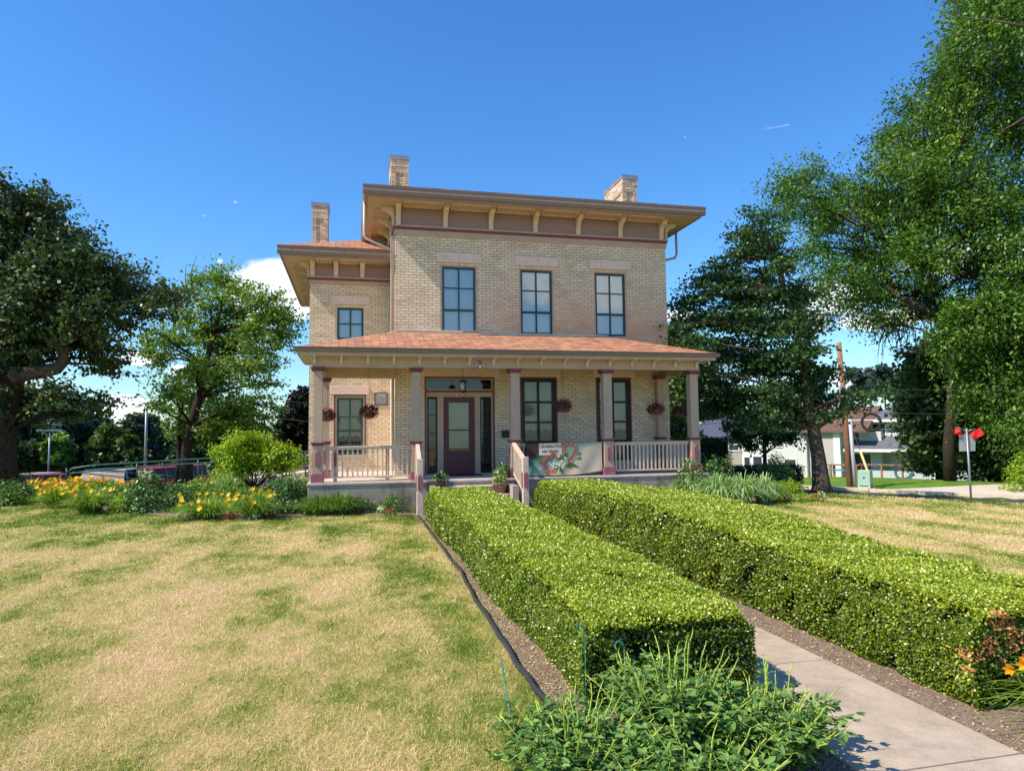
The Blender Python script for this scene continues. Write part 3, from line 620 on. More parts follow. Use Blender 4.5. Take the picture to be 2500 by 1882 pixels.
b.build('dentil_moulding', M['burg'], ds)
b = MB(); b.box(2.135, 4.065, YW+.10, YW+.104, 3.26, 3.545); b.build('transom_pane', M['glass'], ds)
for (a, c) in ((2.135, 2.44), (3.715, 4.06)):
    f = MB(); f.box(a, a+.045, YW+.07, YW+.11, .78, 3.03); f.box(c-.045, c, YW+.07, YW+.11, .78, 3.03)
    for z in (.95, 1.47, 1.95, 2.50, 2.98): f.box(a+.045, c-.045, YW+.075, YW+.105, z-.012-(.16 if z < 1 else 0), z+.012)
    f.build('sidelight', M['black'], ds); f = MB(); f.box(a+.04, c-.04, YW+.09, YW+.094, .97, 2.97); f.build('sidelight_pane', M['glass'], ds)
    f = MB(); n = 14
    for i in range(n):
        u0, u1 = a+.05+(c-a-.1)*i/n, a+.05+(c-a-.1)*(i+1)/n; k = lambda u: YW+.125+.01*math.sin(u*70)
        f.poly([(u0, k(u0), 1.02), (u1, k(u1), 1.02), (u1, k(u1), 2.95), (u0, k(u0), 2.95)])
    f.build('curtain', M['lace'], ds)
b = MB(); dx0, dx1 = 2.618, 3.552; yd = YW+.06
b.box(dx0, 2.775, yd, yd+.05, z0+.01, 3.025); b.box(3.39, dx1, yd, yd+.05, z0+.01, 3.025); b.box(2.775, 3.39, yd, yd+.05, 2.87, 3.025); b.box(2.775, 3.39, yd, yd+.05, z0+.01, 1.43)
b.box(2.775, 3.39, yd+.005, yd+.045, 2.03, 2.065); b.box(2.80, 3.365, yd-.006, yd-.0005, .85, 1.27)
dr = b.build('front_door', M['door'], H, bevel=.004)
b = MB(); b.box(2.775, 3.39, yd+.03, yd+.034, 1.43, 2.87); b.build('door_pane', M['glass'], dr)
b = MB(); b.box(2.79, 3.375, yd+.055, yd+.058, 1.50, 2.86); b.box(2.79, 3.375, yd+.052, yd+.058, 1.50, 1.54); b.build('door_blind', M['shade'], dr)
b = MB(); b.lathe(0, 0, [(.012, 0), (.012, .03), (.028, .04), (.032, .055), (.022, .068), (.004, .07)], 12); b.v = [(3.52+x, yd-z, 1.67+y) for x, y, z in b.v]; b.build('door_knob', M['iron'], dr)
b = MB(); b.box(2.975, 3.19, YW+.018, YW+.029, 3.045, 3.145); nb = b.build('house_number', M['whitey'] if 'whitey' in M else M['cream'], ds)
def text(name, body, size, loc, mat, parent=None, org=None, bold=0.0, align='CENTER', rot=(pi/2, 0, 0), extrude=.001, shear=0):
    c = bpy.data.curves.new(name, 'FONT'); c.body = body; c.size = size; c.align_x = align; c.extrude = extrude; c.offset = bold; c.shear = shear; c.resolution_u = 2
    o = bpy.data.objects.new(name, c); COL.objects.link(o); bpy.context.view_layer.update()
    dg = bpy.context.evaluated_depsgraph_get(); me = bpy.data.meshes.new_from_object(o.evaluated_get(dg)); bpy.data.objects.remove(o); bpy.data.curves.remove(c)
    from mathutils import Euler
    mt = Matrix.Translation(Vector(loc)-(ORG[parent.name] if parent else Vector(org)))@Euler(rot).to_matrix().to_4x4(); me.transform(mt)
    me.materials.clear(); me.materials.append(mat); return linkmesh(name, me, parent, org or (0, 0, 0))
text('digits', '708', .095, (3.082, YW+.0165, 3.06), M['iron'], ds)
# ---- frieze, soffit, gutters, brackets
def eave(x0, x1, y0, zs, zf_top, ledge, burg, bot, o, left_end, right_end, depth_back, brx, zr, name_roof, bz, walls):
    """x0..x1 wall, y0 wall face; o overhang"""
    ft = MB()
    def ring(yo, za, zb, th=.03):       # board proud of the wall on the front (and sides)
        ft.box(x0-(th if left_end else 0), x1+(th if right_end else 0), y0-th-yo, y0-.001-yo*0, za, zb)
        if left_end: ft.box(x0-th-yo, x0-.001, y0+.001, depth_back, za, zb)
        if right_end: ft.box(x1+.001, x1+th+yo, y0+.001, depth_back, za, zb)
    ring(0, bot, burg-.0); 
    f1 = ft.build('frieze_board', M['taupe'], walls)
    ft = MB(); ring(0, ledge+.002, zs, .022); ft.build('frieze_panel', M['frieze'], walls)
    ft = MB(); ring(0, ledge-.045, ledge, .075); ft.build('frieze_moulding', M['taupe'], walls)
    ft = MB(); ring(0, burg, ledge-.047, .055); ft.build('frieze_moulding', M['burg'], walls)
    xa, xb = (x0-o if left_end else x0), (x1+o if right_end else x1)
    sf = MB(); sf.box(xa+.03, xb-.03, y0-o+.03, y0-.03, zs, zs+.03)
    if left_end: sf.box(x0-o+.03, x0-.031, y0-.03, depth_back, zs, zs+.03)
    if right_end: sf.box(x1+.031, x1+o-.03, y0-.03, depth_back, zs, zs+.03)
    so_ = sf.build('soffit', M['soffit'], walls)
    pn = MB(); ys_ = list(brx)
    for a, c in zip(brx[:-1], brx[1:]):
        if c-a < .25: continue
        u, v, w_, q = a+.14, c-.14, y0-o+.20, y0-.12
        for (p0, p1, p2, p3) in ((u, v, w_, w_+.035), (u, v, q-.035, q), (u, u+.035, w_+.035, q-.035), (v-.035, v, w_+.035, q-.035)): pn.box(p0, p1, p2, p3, zs-.045, zs-.0005)
    if left_end:
        yy = y0+.3
        while yy < depth_back-1: 
            for (p0, p1, p2, p3) in ((x0-o+.2, x0-.15, yy, yy+.035), (x0-o+.2, x0-.15, yy+.85, yy+.885), (x0-o+.2, x0-o+.235, yy+.035, yy+.85), (x0-.185, x0-.15, yy+.035, yy+.85)): pn.box(p0, p1, p2, p3, zs-.045, zs-.0005)
            yy += 1.2
    pn.build('soffit_moulding', M['raw'], walls)
    # fascia + gutter
    fa = MB(); fz0, fz1 = zs-.02, zs+.17
    fa.box(xa, xb, y0-o, y0-o+.03, fz0, fz1)
    if left_end: fa.box(x0-o, x0-o+.03, y0-o+.03, depth_back, fz0, fz1)
    if right_end: fa.box(x1+o-.03, x1+o, y0-o+.03, depth_back, fz0, fz1)
    fa.build('fascia', M['frieze'], walls)
    g = MB(); gp = [(0, .10), (-.07, .12), (-.105, .20), (-.105, .28), (-.09, .285), (-.09, .20), (-.005, .20), (0, .28)]
    gp = [(-.0005, zs+.03), (-.06, zs+.05), (-.10, zs+.13), (-.085, zs+.21), (-.11, zs+.27), (-.0005, zs+.27)]
    ge = .11
    g.prism([(y0-o+p[0], p[1]) for p in gp], xa-(ge if left_end else 0), xb+(ge if right_end else 0), 'x')
    if left_end: g.prism([(x0-o+p[0], p[1]) for p in gp], y0-o+.001, depth_back, 'y')
    if right_end: g.prism([(x1+o-p[0], p[1]) for p in gp], y0-o+.001, depth_back, 'y')
    g.build('gutter', M['gutter'], walls)
    # brackets
    def br_profile(s=1.):
        return [(0, 0), (-.05*s, .0), (-.075*s, .06), (-.07*s, .25), (-.10*s, .33), (-.20*s, .42), (-.34*s, .47), (-.36*s, .52), (-.37*s, .60), (0, .60)]
    kk = (zs-ledge)/.60
    for x in brx:
        bb = MB(); pr = [(y0-.023+p[0]*bz, ledge+.001+p[1]*kk) for p in br_profile()]
        bb.prism(pr, x-.07, x+.07, 'x'); bb.box(x-.085, x+.085, y0-.023-.40*bz, y0-.024, zs-.06, zs-.001); bb.box(x-.082, x+.082, y0-.105*bz-.02, y0-.024, ledge+.25*kk, ledge+.29*kk)
        bb.build('bracket', M['cream'], walls, bevel=.008)
    for sd, xx in ((-1, x0), (1, x1)):
        if (sd < 0 and not left_end) or (sd > 0 and not right_end): continue
        yy = y0+.09
        while yy < depth_back-.5:
            bb = MB(); pr = [(xx+sd*(.023-p[0]*bz), ledge+.001+p[1]*kk) for p in br_profile()]
            bb.prism(pr, yy-.07, yy+.07, 'y'); bb.box(*sorted((xx+sd*.024, xx+sd*(.023+.40*bz))), yy-.085, yy+.085, zs-.06, zs-.001); bb.build('bracket', M['cream'], walls, bevel=.008)
            yy += 1.21
eave(XL, XR, YW, 8.66, 8.95, 8.11, 7.985, 7.83, .85, True, True, 31.5, [1.29, 2.69, 4.08, 5.475, 6.87, 8.27, 9.68], 0, '', 1., H)
eave(WL, XL-.004, YG, 7.60, 7.9, 7.14, 7.02, 6.87, .83, True, False, 31.5, [-1.30, -.55, .30], 0, '', .8, H)
# ---- roofs
def hip(b, x0, x1, y0, y1, z, pitch, th=.03):
    w = (x1-x0)/2; cy = (y0+y1)/2; h = w*pitch if (y1-y0) > (x1-x0) else (y1-y0)/2*pitch
    if (y1-y0) >= (x1-x0): r0, r1 = ((x0+x1)/2, y0+w, z+h), ((x0+x1)/2, y1-w, z+h)
    else: r0, r1 = (x0+(y1-y0)/2, cy, z+h), (x1-(y1-y0)/2, cy, z+h)
    a, b_, c, d = (x0, y0, z), (x1, y0, z), (x1, y1, z), (x0, y1, z)
    if (y1-y0) >= (x1-x0): fs = [[a, b_, r0], [b_, c, r1, r0], [c, d, r1], [d, a, r0, r1]]
    else: fs = [[a, b_, r1, r0], [b_, c, r1], [c, d, r0, r1], [d, a, r0]]
    for f in fs: b.poly(f)
    b.poly([(x0, y0, z-.02), (x0, y1, z-.02), (x1, y1, z-.02), (x1, y0, z-.02)])
    for p, q in ((a, b_), (b_, c), (c, d), (d, a)): b.poly([(p[0], p[1], z-.02), (q[0], q[1], z-.02), q, p])
b = MB(); hip(b, XL-.95, XR+.95, YW-.95, 32.3, 8.955, .352); mr = b.build('main_roof', M['shingle'], H)
b = MB(); z = 7.90; y0 = YG-.94; xl_ = WL-.94; xr_ = XL-.12; pt = .38
w = (xr_-xl_)
b.poly([(xl_, y0, z), (xr_, y0, z), (xr_, y0+w, z+w*pt)]); b.poly([(xl_, 32, z), (xl_, y0, z), (xr_, y0+w, z+w*pt), (xr_, 32, z+w*pt)]); b.poly([(xl_, y0, z-.02), (xr_, y0, z-.02), (xr_, y0, z), (xl_, y0, z)]); b.poly([(xl_, 32, z-.02), (xl_, y0, z-.02), (xl_, y0, z), (xl_, 32, z)])
b.build('wing_roof', M['shingle'], H)
b = MB()
for i in range(12): b.box(1.0+i*.82, 1.03+i*.82, YW-.965, YW-.93, 8.925, 8.962)
for i in range(4): b.box(-2.0+i*.8, -1.97+i*.8, YG-.955, YG-.92, 7.865, 7.905)
b.build('gutter_hanger', M['flash'], H)
# ---- chimneys
def chimney(x0, x1, y0, y1, z0, zt):
    b = MB(); ins = .04
    b.box(x0+ins, x1-ins, y0+ins, y1-ins, z0, zt-.38); b.box(x0, x1, y0, y1, zt-.38, zt-.115)
    w = x1-x0; d = y1-y0
    for (a, c) in ((x0+.01, x0+w*.28), (x1-w*.28, x1-.01)): b.box(a, c, y0+.008, y0+ins+.001, z0, zt-.62); b.box(a, c, y1-ins-.001, y1-.008, z0, zt-.62)
    b.box(x0+.01, x1-.01, y0+.008, y0+ins+.001, zt-.62, zt-.381)
    for (a, c) in ((y0+.05, y0+.22), (y1-.22, y1-.05)): b.box(x0+.008, x0+ins+.001, a, c, z0, zt-.62); b.box(x1-ins-.001, x1-.008, a, c, z0, zt-.62)
    for xx in (x0, x1): b.box(min(xx, xx+(.008 if xx == x0 else -.0)), xx+(ins if xx == x0 else 0), y0+.05, y1-.05, zt-.62, zt-.381) if xx == x0 else b.box(x1-ins, x1-.008, y0+.05, y1-.05, zt-.62, zt-.381)
    c = b.build('chimney', M['brick_old'], H)
    b = MB(); b.box(x0-.025, x1+.025, y0-.025, y1+.025, zt-.114, zt-.012); b.box(x0-.04, x1+.04, y0-.04, y1+.04, zt-.012, zt); b.build('chimney_cap', M['flash'], c)
    for i in range(2):
        b = MB(); b.lathe((x0+x1)/2, y0+d*(.3+.4*i), [(.10, zt), (.10, zt+.06), (.085, zt+.06), (.085, zt+.0)], 10); 
p = A(845, 335, 23.6); q = A(883, 335, 23.6); chimney(p.x, q.x, 23.6, 25.0, 9.6, p.z)
p = A(674, 437, 26.5); q = A(709, 437, 26.5); chimney(p.x, q.x, 26.5, 27.6, 8.2, p.z)
p = A(1344, 378, 22.6); q = A(1376, 378, 22.6); chimney(p.x, q.x, 22.6, 24.4, 9.2, p.z)
# ---- downspouts
def spout(pts, r=.042):
    b = MB(); b.tube(pts, r, 8); b.build('downspout', M['spout'], H)
zs = 8.66
spout([(XL-.90, YW-.0, 8.78), (XL-.90, YW-.0, 7.75), (XL-.86, YW+.0, 7.66), (XL-.15, YW+.0, 7.36), (XL-.07, YW+.05, 7.28), (XL-.07, YW+.06, 4.85)])
spout([(XR+.9, 21.2, 8.7), (XR+.9, 21.2, 7.95), (XR+.84, 21.2, 7.82), (XR+.15, 21.2, 7.62), (XR+.07, 21.2, 7.5), (XR+.07, 21.2, .2)])
b = MB(); b.box(XL-.13, XL-.002, YW+.20, YW+.33, 4.0, 7.83); b.build('corner_board', M['cream'], H)
spout([(XL-.07, YW+.06, 4.0), (XL-.07, YW+.06, .9)])
# ---- porch
PX0, PX1, PY = -1.35, 10.165, 17.81; DZ = .745; YC = 18.18
P_ = H
b = MB(); b.box(-1.09, 10.0, 18.06, YW-.002, -.3, DZ-.06); b.box(-1.09, XL-.002, YW-.002, YG-.002, -.3, DZ-.06); b.build('porch_foundation', M['concrete'], P_, bevel=.012)
b = MB(); b.box(-1.11, .9, 18.035, YW-.003, DZ-.058, DZ); b.box(.906, 4.35, 18.035, YW-.003, DZ-.058, DZ); b.box(4.356, 10.02, 18.035, YW-.003, DZ-.058, DZ); b.box(-1.11, XL-.003, YW-.002, YG-.003, DZ-.058, DZ); b.build('porch_deck', M['deck'], P_, bevel=.006)
b = MB()
for i in range(3): b.box(2.10, 3.93, 18.034-.34*(i+1), 18.034-.34*i-.001 if i else 18.033, -.3, DZ-.186*(i+1))
b.build('steps', M['step'], P_, bevel=.012)
b = MB()
for i in range(3): b.box(2.08, 3.95, 18.034-.34*(i+1)-.02, 18.034-.34*i-.003, DZ-.186*(i+1)+.001, DZ-.186*(i+1)+.035)
b.build('step_tread', M['deck'], P_, bevel=.008)
# porch roof: front slope + left + right hip
zt0 = 4.165; pt = .315; b = MB(); run = YW-PY; zr = zt0+run*pt
fl, fr = (PX0-.03, PY-.03, zt0), (PX1+.03, PY-.03, zt0)
b.poly([fl, fr, (PX1-run, YW+.0, zr), (PX0+run, YW+.0, zr)])
b.poly([fr, (PX1+.03, YW+3, zt0), (XR+.02, YW+3, zt0+.33*pt), (XR+.02, YW, zt0+.33*pt), (PX1-run, YW, zr)])
b.poly([(PX0-.03, YW, zt0), fl, (PX0+run, YW, zr)]); b.poly([(PX0-.03, YW, zt0-.02), (PX0-.03, YW, zt0), (PX0+run, YW, zr), (XL-.001, YW, zt0-.02)])
b.poly([(PX0-.03, PY-.03, zt0-.02), (PX1+.03, PY-.03, zt0-.02), fr, fl]); b.poly([(PX0-.03, YW, zt0-.02), (PX0-.03, PY-.03, zt0-.02), fl, (PX0-.03, YW, zt0)])
b.build('porch_roof', M['shingle'], P_)
b = MB(); b.box(PX0+run, PX1-run+.0, YW-.045, YW-.002, zr-.03, zr+.045); b.box(XL+.02, 3.70, YW-.055, YW-.003, zr+.046, zr+.085); b.box(3.2, 4.0, YW-.055, YW-.003, zr+.046, zr+.068); b.build('roof_flashing', M['cream'], P_)
g = MB(); zg = 4.035; gp = [(.0, zg+.0), (-.05, zg+.015), (-.085, zg+.07), (-.07, zg+.10), (-.10, zg+.125), (.0, zg+.125)]
g.prism([(PY+p[0], p[1]) for p in gp], PX0-.09, PX1+.09, 'x'); g.prism([(PX0+p[0], p[1]) for p in gp], PY+.001, YW-.01, 'y'); g.prism([(PX1-p[0], p[1]) for p in gp], PY+.001, YW+3, 'y'); g.build('porch_gutter', M['gutter'], P_)
b = MB(); b.box(PX0, PX1, PY, PY+.025, 3.96, zg+.12); b.box(PX0, PX0+.025, PY+.026, YW-.01, 3.96, zg+.12); b.box(PX0+.026, XL-.003, YW-.03, YW-.004, 3.93, zg+.14); b.box(PX1-.025, PX1, PY+.026, YW+3, 3.96, zg+.12); b.build('porch_fascia', M['taupe'], P_)
b = MB(); b.box(PX0+.026, PX1-.026, PY+.026, YW-.035, 3.965, 3.995); b.build('porch_ceiling', M['cream'], P_)
b = MB(); b.box(-1.0, 9.81, 18.155, 18.40, 3.70, 3.964); b.box(-1.0, -.75, 18.402, YW-.26, 3.70, 3.964); b.box(9.56, 9.81, 18.402, YW-.01, 3.70, 3.964); b.box(-1.0, XL-.01, YW-.25, YW-.05, 3.55, 3.928); b.build('porch_beam', M['taupe'], P_)
b = MB(); b.box(-.74, 9.55, 18.401, 18.43, 3.72, 3.962); b.build('beam_lining', M['cream'], P_)
def small_bracket(x=None, y=None):
    bb = MB(); z0 = 3.77
    prf = [(0, 0), (-.03, .0), (-.045, .03), (-.035, .07), (-.06, .12), (-.12, .155), (-.17, .17), (-.18, .194), (0, .194)]
    if x is not None: bb.prism([(18.154+p[0], z0+p[1]) for p in prf], x-.035, x+.035, 'x')
    else: bb.prism([(-1.001+p[0], z0+p[1]) for p in prf], y-.035, y+.035, 'y')
    bb.build('porch_bracket', M['cream'], P_)
    bb2 = MB()
for i in range(17): small_bracket(x=-.95+i*.6665)
for i in range(3): small_bracket(y=18.22+i*.6665)
b = MB()
for i in range(17): b.box(-.95+i*.6665-.035, -.95+i*.6665+.035, PY+.027, 17.97, 3.93, 3.9645)
b.build('soffit_block', M['cream'], P_)
def octo(cx, w, z0, z1, y): # elongated hexagon applied panel on the front
    c = (z1-z0)*.13; h = w/2
    return [(cx, z0), (cx+h, z0+c), (cx+h, z1-c), (cx, z1), (cx-h, z1-c), (cx-h, z0+c)]
def column(x0, x1, y0, top=3.70):
    w = x1-x0; cx = (x0+x1)/2; y1 = y0+w
    b = MB(); b.box(x0+.008, x1-.008, y0+.008, y1-.008, DZ, top)
    c = b.build('column', M['taupe'], P_, bevel=.006)
    b = MB(); b.box(x0-.005, x1+.005, y0-.005, y1+.005, DZ+.22, 1.69); b.build('pedestal', M['taupe'], c, bevel=.005)
    b = MB(); b.box(x0-.03, x1+.03, y0-.03, y1+.03, top-.115, top-.075); b.box(x0-.055, x1+.055, y0-.055, y1+.055, top-.074, top-.002); b.build('capital', M['burg'], c, bevel=.01)
    b = MB(); b.box(x0-.03, x1+.03, y0-.03, y1+.03, 1.691, 1.73); b.box(x0-.055, x1+.055, y0-.055, y1+.055, 1.731, 1.765); b.build('collar', M['burg'], c, bevel=.006)
    b = MB(); b.box(x0-.045, x1+.045, y0-.045, y1+.045, DZ+.001, DZ+.20); b.box(x0-.028, x1+.028, y0-.028, y1+.028, DZ+.201, DZ+.235); b.build('plinth', M['pink'], c, bevel=.01)
    b = MB(); b.prism([(p[0], p[1]) for p in octo(cx, .115, 1.12, 1.54, 0)], y0-.028, y0-.006, 'y'); b.prism([(p[0], p[1]) for p in octo((y0+y1)/2, .115, 1.12, 1.54, 0)], x0-.028, x0-.006, 'x'); b.build('applied_panel', M['pink'], c)
    return c
for (a, c) in ((-.98, -.745), (1.52, 1.755), (4.19, 4.445), (6.86, 7.125), (9.52, 9.785)): column(a, c, YC)
column(-.84, -.63, YW-.27, top=3.55); column(9.33, 9.56, YW-.24)
def railing(x0, x1, y, name='railing'):
    b = MB(); b.box(x0, x1, y-.045, y+.045, 1.615, 1.66); b.box(x0, x1, y-.03, y+.03, 1.57, 1.614); r = b.build(name, M['raw'], P_, bevel=.006)
    b = MB(); b.box(x0, x1, y-.03, y+.03, .845, .885); b.build('bottom_rail', M['raw'], r)
    n = round((x1-x0)/.1235)
    for i in range(n):
        x = x0+(i+.5)*(x1-x0)/n; b = MB(); b.box(x-.021, x+.021, y-.019, y+.019, .886, 1.569); b.build('baluster', M['raw'], r)
def railing_y(x, y0, y1):
    b = MB(); b.box(x-.045, x+.045, y0, y1, 1.615, 1.66); b.box(x-.03, x+.03, y0, y1, .845, .885); r = b.build('railing', M['raw'], P_)
    n = round((y1-y0)/.1235)
    for i in range(n):
        y = y0+(i+.5)*(y1-y0)/n; b = MB(); b.box(x-.019, x+.019, y-.021, y+.021, .886, 1.614); b.build('baluster', M['raw'], r)
railing(-.69, 1.47, 18.32); railing(4.50, 6.81, 18.32); railing(7.18, 9.47, 18.32); railing_y(9.66, 18.5, YW-.3)
for x in (-.43, .90):
    b = MB(); b.box(x-.045, x+.045, 18.40, 18.49, DZ+.001, 1.66); q = b.build('railing_post', M['raw'], P_); b = MB(); b.prism(octo(x, .07, 1.12, 1.52, 0), 18.38, 18.399, 'y'); b.build('applied_panel', M['pink'], q)
# stair railings with newels
for (xn, xc) in ((1.60, 1.66), (4.245, 4.25)):
    b = MB(); b.box(xn-.075, xn+.075, 16.82, 16.97, -.2, 1.35); nw = b.build('newel_post', M['raw'], P_, bevel=.008)
    b = MB(); b.prism(octo(xn+.0, .105, .56, .98, 0), 16.80, 16.819, 'y'); b.prism(octo(16.895, .10, .56, .98, 0), xn-.095, xn-.076, 'x'); b.build('applied_panel', M['pink'], nw)
    b = MB()
    def slope_bar(z0, z1, t, w):
        vs = [(xn-w, 16.98, z0), (xn+w, 16.98, z0), (xn+w, 16.98, z0+t), (xn-w, 16.98, z0+t), (xc-w, 18.14, z1), (xc+w, 18.14, z1), (xc+w, 18.14, z1+t), (xc-w, 18.14, z1+t)]
        b.add(vs, [(0, 1, 2, 3), (7, 6, 5, 4), (0, 4, 5, 1), (1, 5, 6, 2), (2, 6, 7, 3), (3, 7, 4, 0)])
    slope_bar(1.24, 1.62, .07, .05); slope_bar(.42, .84, .05, .03); r = b.build('stair_railing', M['raw'], P_)
    for i in range(9):
        f = (i+.5)/9; y = 16.98+f*1.16; b = MB(); b.box(xn-.019, xn+.019, y-.021, y+.021, .44+f*.42, 1.245+f*.38); b.build('baluster', M['raw'], r)
b = MB(); b.box(1.95, 2.09, 17.0, 18.03, -.2, .62); b.box(3.945, 4.1, 17.0, 18.03, -.2, .62); b.build('stair_cheek', M['concrete'], P_)
# basement blocks behind the deck line on the right
# ---- things on the house
b = MB(); b.box(4.36, 4.70, YW-.13, YW-.002, 1.81, 2.0); b.prism([(YW-.15, 2.001), (YW-.002, 2.001), (YW-.002, 2.03)], 4.35, 4.71, 'x'); o = b.build('mailbox', M['iron'], org=(4.5, YW, 1.9), bevel=.006)
tag(o, 'black wall mailbox between the front door and the next column', 'mailbox')
pl = thing('wall_plaque', 'square grey plaque on the brick wall beside the porch window', 'plaque', (.925, YG, 3.1))
b = MB(); b.box(.71, 1.14, YG-.025, YG-.002, 2.89, 3.31); b.build('frame', M['iron'], pl)
b = MB(); b.box(.73, 1.12, YG-.030, YG-.026, 2.91, 3.29); b.build('plate', paint('bronze plaque plate', (.16, .17, .20), .15, .4, .5, 12), pl)
b = MB()
for i, (w_, h_) in enumerate(((.30, .028), (.26, .028), (.33, .014), (.31, .014), (.34, .014), (.30, .014), (.33, .014), (.2, .012))):
    z = 3.245-i*.042; x = .925-w_/2
    while x < .925+w_/2: l = random.uniform(.02, .06); b.box(x, min(x+l, .925+w_/2), YG-.033, YG-.031, z, z+h_); x += l+.01
b.build('lettering', paint('worn raised letters', (.50, .50, .50), .1, .5, .3, 8), pl)
fl_ = thing('floodlight', 'twin grey floodlight fixed to the porch frieze above the steps', 'floodlight', (3.33, 18.12, 3.82))
b = MB(); b.lathe(0, 0, [(.05, 0), (.055, .03), (.02, .045)], 12); b.v = [(3.33+x, 18.154-z, 3.85+y) for x, y, z in b.v]; b.build('mount', M['steel'], fl_)
for s_ in (-1, 1):
    b = MB(); b.lathe(0, 0, [(.02, 0), (.035, .04), (.055, .09), (.058, .13), (.05, .14)], 12); b.v = [(3.33+s_*(.05+z*.6)+x, 18.08+y*.9-.02, 3.84-z*.75) for x, y, z in b.v]; b.build('lamp_head', M['flash'], fl_)
b = MB(); b.lathe(3.33, 18.09, [(.02, 3.70), (.034, 3.72), (.034, 3.76), (.015, 3.79)], 12); b.build('sensor', M['white'], fl_)
lt = thing('porch_lantern', 'hanging square porch lantern in front of the door transom', 'lantern', (3.04, 19.2, 3.2))
b = MB(); b.tube([(3.04, 19.2, 3.95), (3.04, 19.2, 3.40)], .008, 6); b.lathe(3.04, 19.2, [(.05, 3.963), (.045, 3.945), (.01, 3.94)], 10); b.build('hanger', M['iron'], lt)
b = MB(); b.lathe(3.04, 19.2, [(.02, 3.40), (.11, 3.36), (.115, 3.335), (.0, 3.335)], 4); b.lathe(3.04, 19.2, [(.0, 3.09), (.105, 3.09), (.09, 3.06), (.03, 3.03)], 8)
for a in range(4):
    an = a*pi/2+.3; b.tube([(3.04+.098*math.cos(an), 19.2+.098*math.sin(an), 3.09), (3.04+.098*math.cos(an), 19.2+.098*math.sin(an), 3.335)], .009, 4)
    an += .45*0+pi/4; b.tube([(3.04+.068*math.cos(an), 19.2+.068*math.sin(an), 3.09), (3.04+.068*math.cos(an), 19.2+.068*math.sin(an), 3.335)], .006, 4)
b.build('frame', M['iron'], lt)
b = MB(); b.lathe(3.04, 19.2, [(.088, 3.095), (.088, 3.33)], 4); b.v = [(3.04+(x-3.04)*math.cos(.3)-(y-19.2)*math.sin(.3), 19.2+(x-3.04)*math.sin(.3)+(y-19.2)*math.cos(.3), z) for x, y, z in b.v]; b.build('glass_panel', paint('frosted amber glass', (.66, .58, .42), .1, .3, .5, 5, grain=False), lt)
b = MB(); b.box(2.72, 3.62, 19.35, 19.95, DZ+.001, DZ+.018); tag(b.build('doormat', M['iron'], org=(3.1, 19.6, DZ)), 'black doormat on the porch deck in front of the door', 'doormat')
for _o in bpy.data.objects:
    if _o.parent == lt and _o.name.split('.')[0] in ('frame', 'glass_panel'): _o.location.z += .06
# hanging baskets
def basket(pos, ztop, label, r=.27, seed=0):
    t = thing('hanging_basket', label, 'flower basket', pos, group='hanging flower baskets on the porch'); x, y, z = pos
    b = MB(); b.lathe(x, y, [(.06, z-.20), (.13, z-.17), (.165, z-.04), (.17, z-.03), (.15, z-.03)], 12); b.build('pot', M['terr'], t)
    b = MB(); b.tube([(x, y, ztop), (x, y, z+.30)], .004, 4)
    for k in range(3): an = k*2.1; b.tube([(x, y, z+.30), (x+.165*math.cos(an), y+.165*math.sin(an), z-.03)], .003, 3)
    b.build('hanger', M['iron'], t)
    n = 520; d = rdir(n, .15); P = np.array(pos)+d*r*rng.uniform(.55, 1.0, (n, 1))*np.array([[1, 1, .74]]); P[:, 2] -= .02; P[P[:, 2] < z-.16, 2] += .12
    V, Fq, k = leaves(P, unit(d+rdir(n)*.8), rdir(n), rng.uniform(.04, .07, n), .045); npmesh('foliage', V, Fq, M['redmaple'] if True else M['shrub'], t, rnd=np.repeat(rng.random(n)*.8+.2, k))
    n = 300; d = rdir(n, -.05); P = np.array(pos)+d*r*rng.uniform(.88, 1.12, (n, 1))*np.array([[1, 1, .78]])
    V, Fq, k = leaves(P, unit(d+rdir(n)*.6), rdir(n), rng.uniform(.025, .045, n), .03); npmesh('flower', V, Fq, M['redf'], t, rnd=np.repeat(rng.random(n), k))
bl = [((797, 888), 18.28, 'basket of dark red flowers hanging in front of the green sashed porch window'), ((1216, 876), 18.28, 'basket of dark red flowers hanging between the two tall black windows'), ((1416, 882), 18.28, 'basket of dark red flowers hanging between the last two front columns'),
      ((1467, 887), 19.3, 'dark flower basket hanging at the far right end of the porch near the corner column'), ((707, 895), 19.4, 'small flower basket hanging at the left end of the porch beside the corner column')]
for (px, py), Y, lb in bl:
    p = A(px, py, Y); basket((p.x, p.y, p.z), 3.96, lb, .26 if Y < 19 else .23)
# wind bell on column
# banner
bn = thing('banner', 'fabric banner reading celebrating 100 years tied over the porch railing', 'banner', (5.69, 18.24, 1.2))
def by_(x, z):   # cloth front surface
    u = (x-4.6)/2.19; v = (1.655-z)/.87
    return 18.235-.02-.035*math.sin(u*math.pi)*v-.018*math.sin((u*2.2-v*.9)*6)*v-.012*math.sin(u*23+v*5)*v
NX, NZ = 60, 24
def bt(u): return 1.665-.02*math.sin(u*pi)*.5
def bb_(u): return .80-.015*math.sin(u*pi)+(.09*(max(0, u-.55)/.45)**2)
b = MB(); b.smooth = True; vs = []
for j in range(NZ+1):
    for i in range(NX+1):
        u = i/NX; z = bt(u)+(bb_(u)-bt(u))*j/NZ; x = 4.60+2.19*u; vs.append((x, by_(x, z), z))
b.add(vs, [(j*(NX+1)+i, j*(NX+1)+i+1, (j+1)*(NX+1)+i+1, (j+1)*(NX+1)+i) for j in range(NZ) for i in range(NX)])
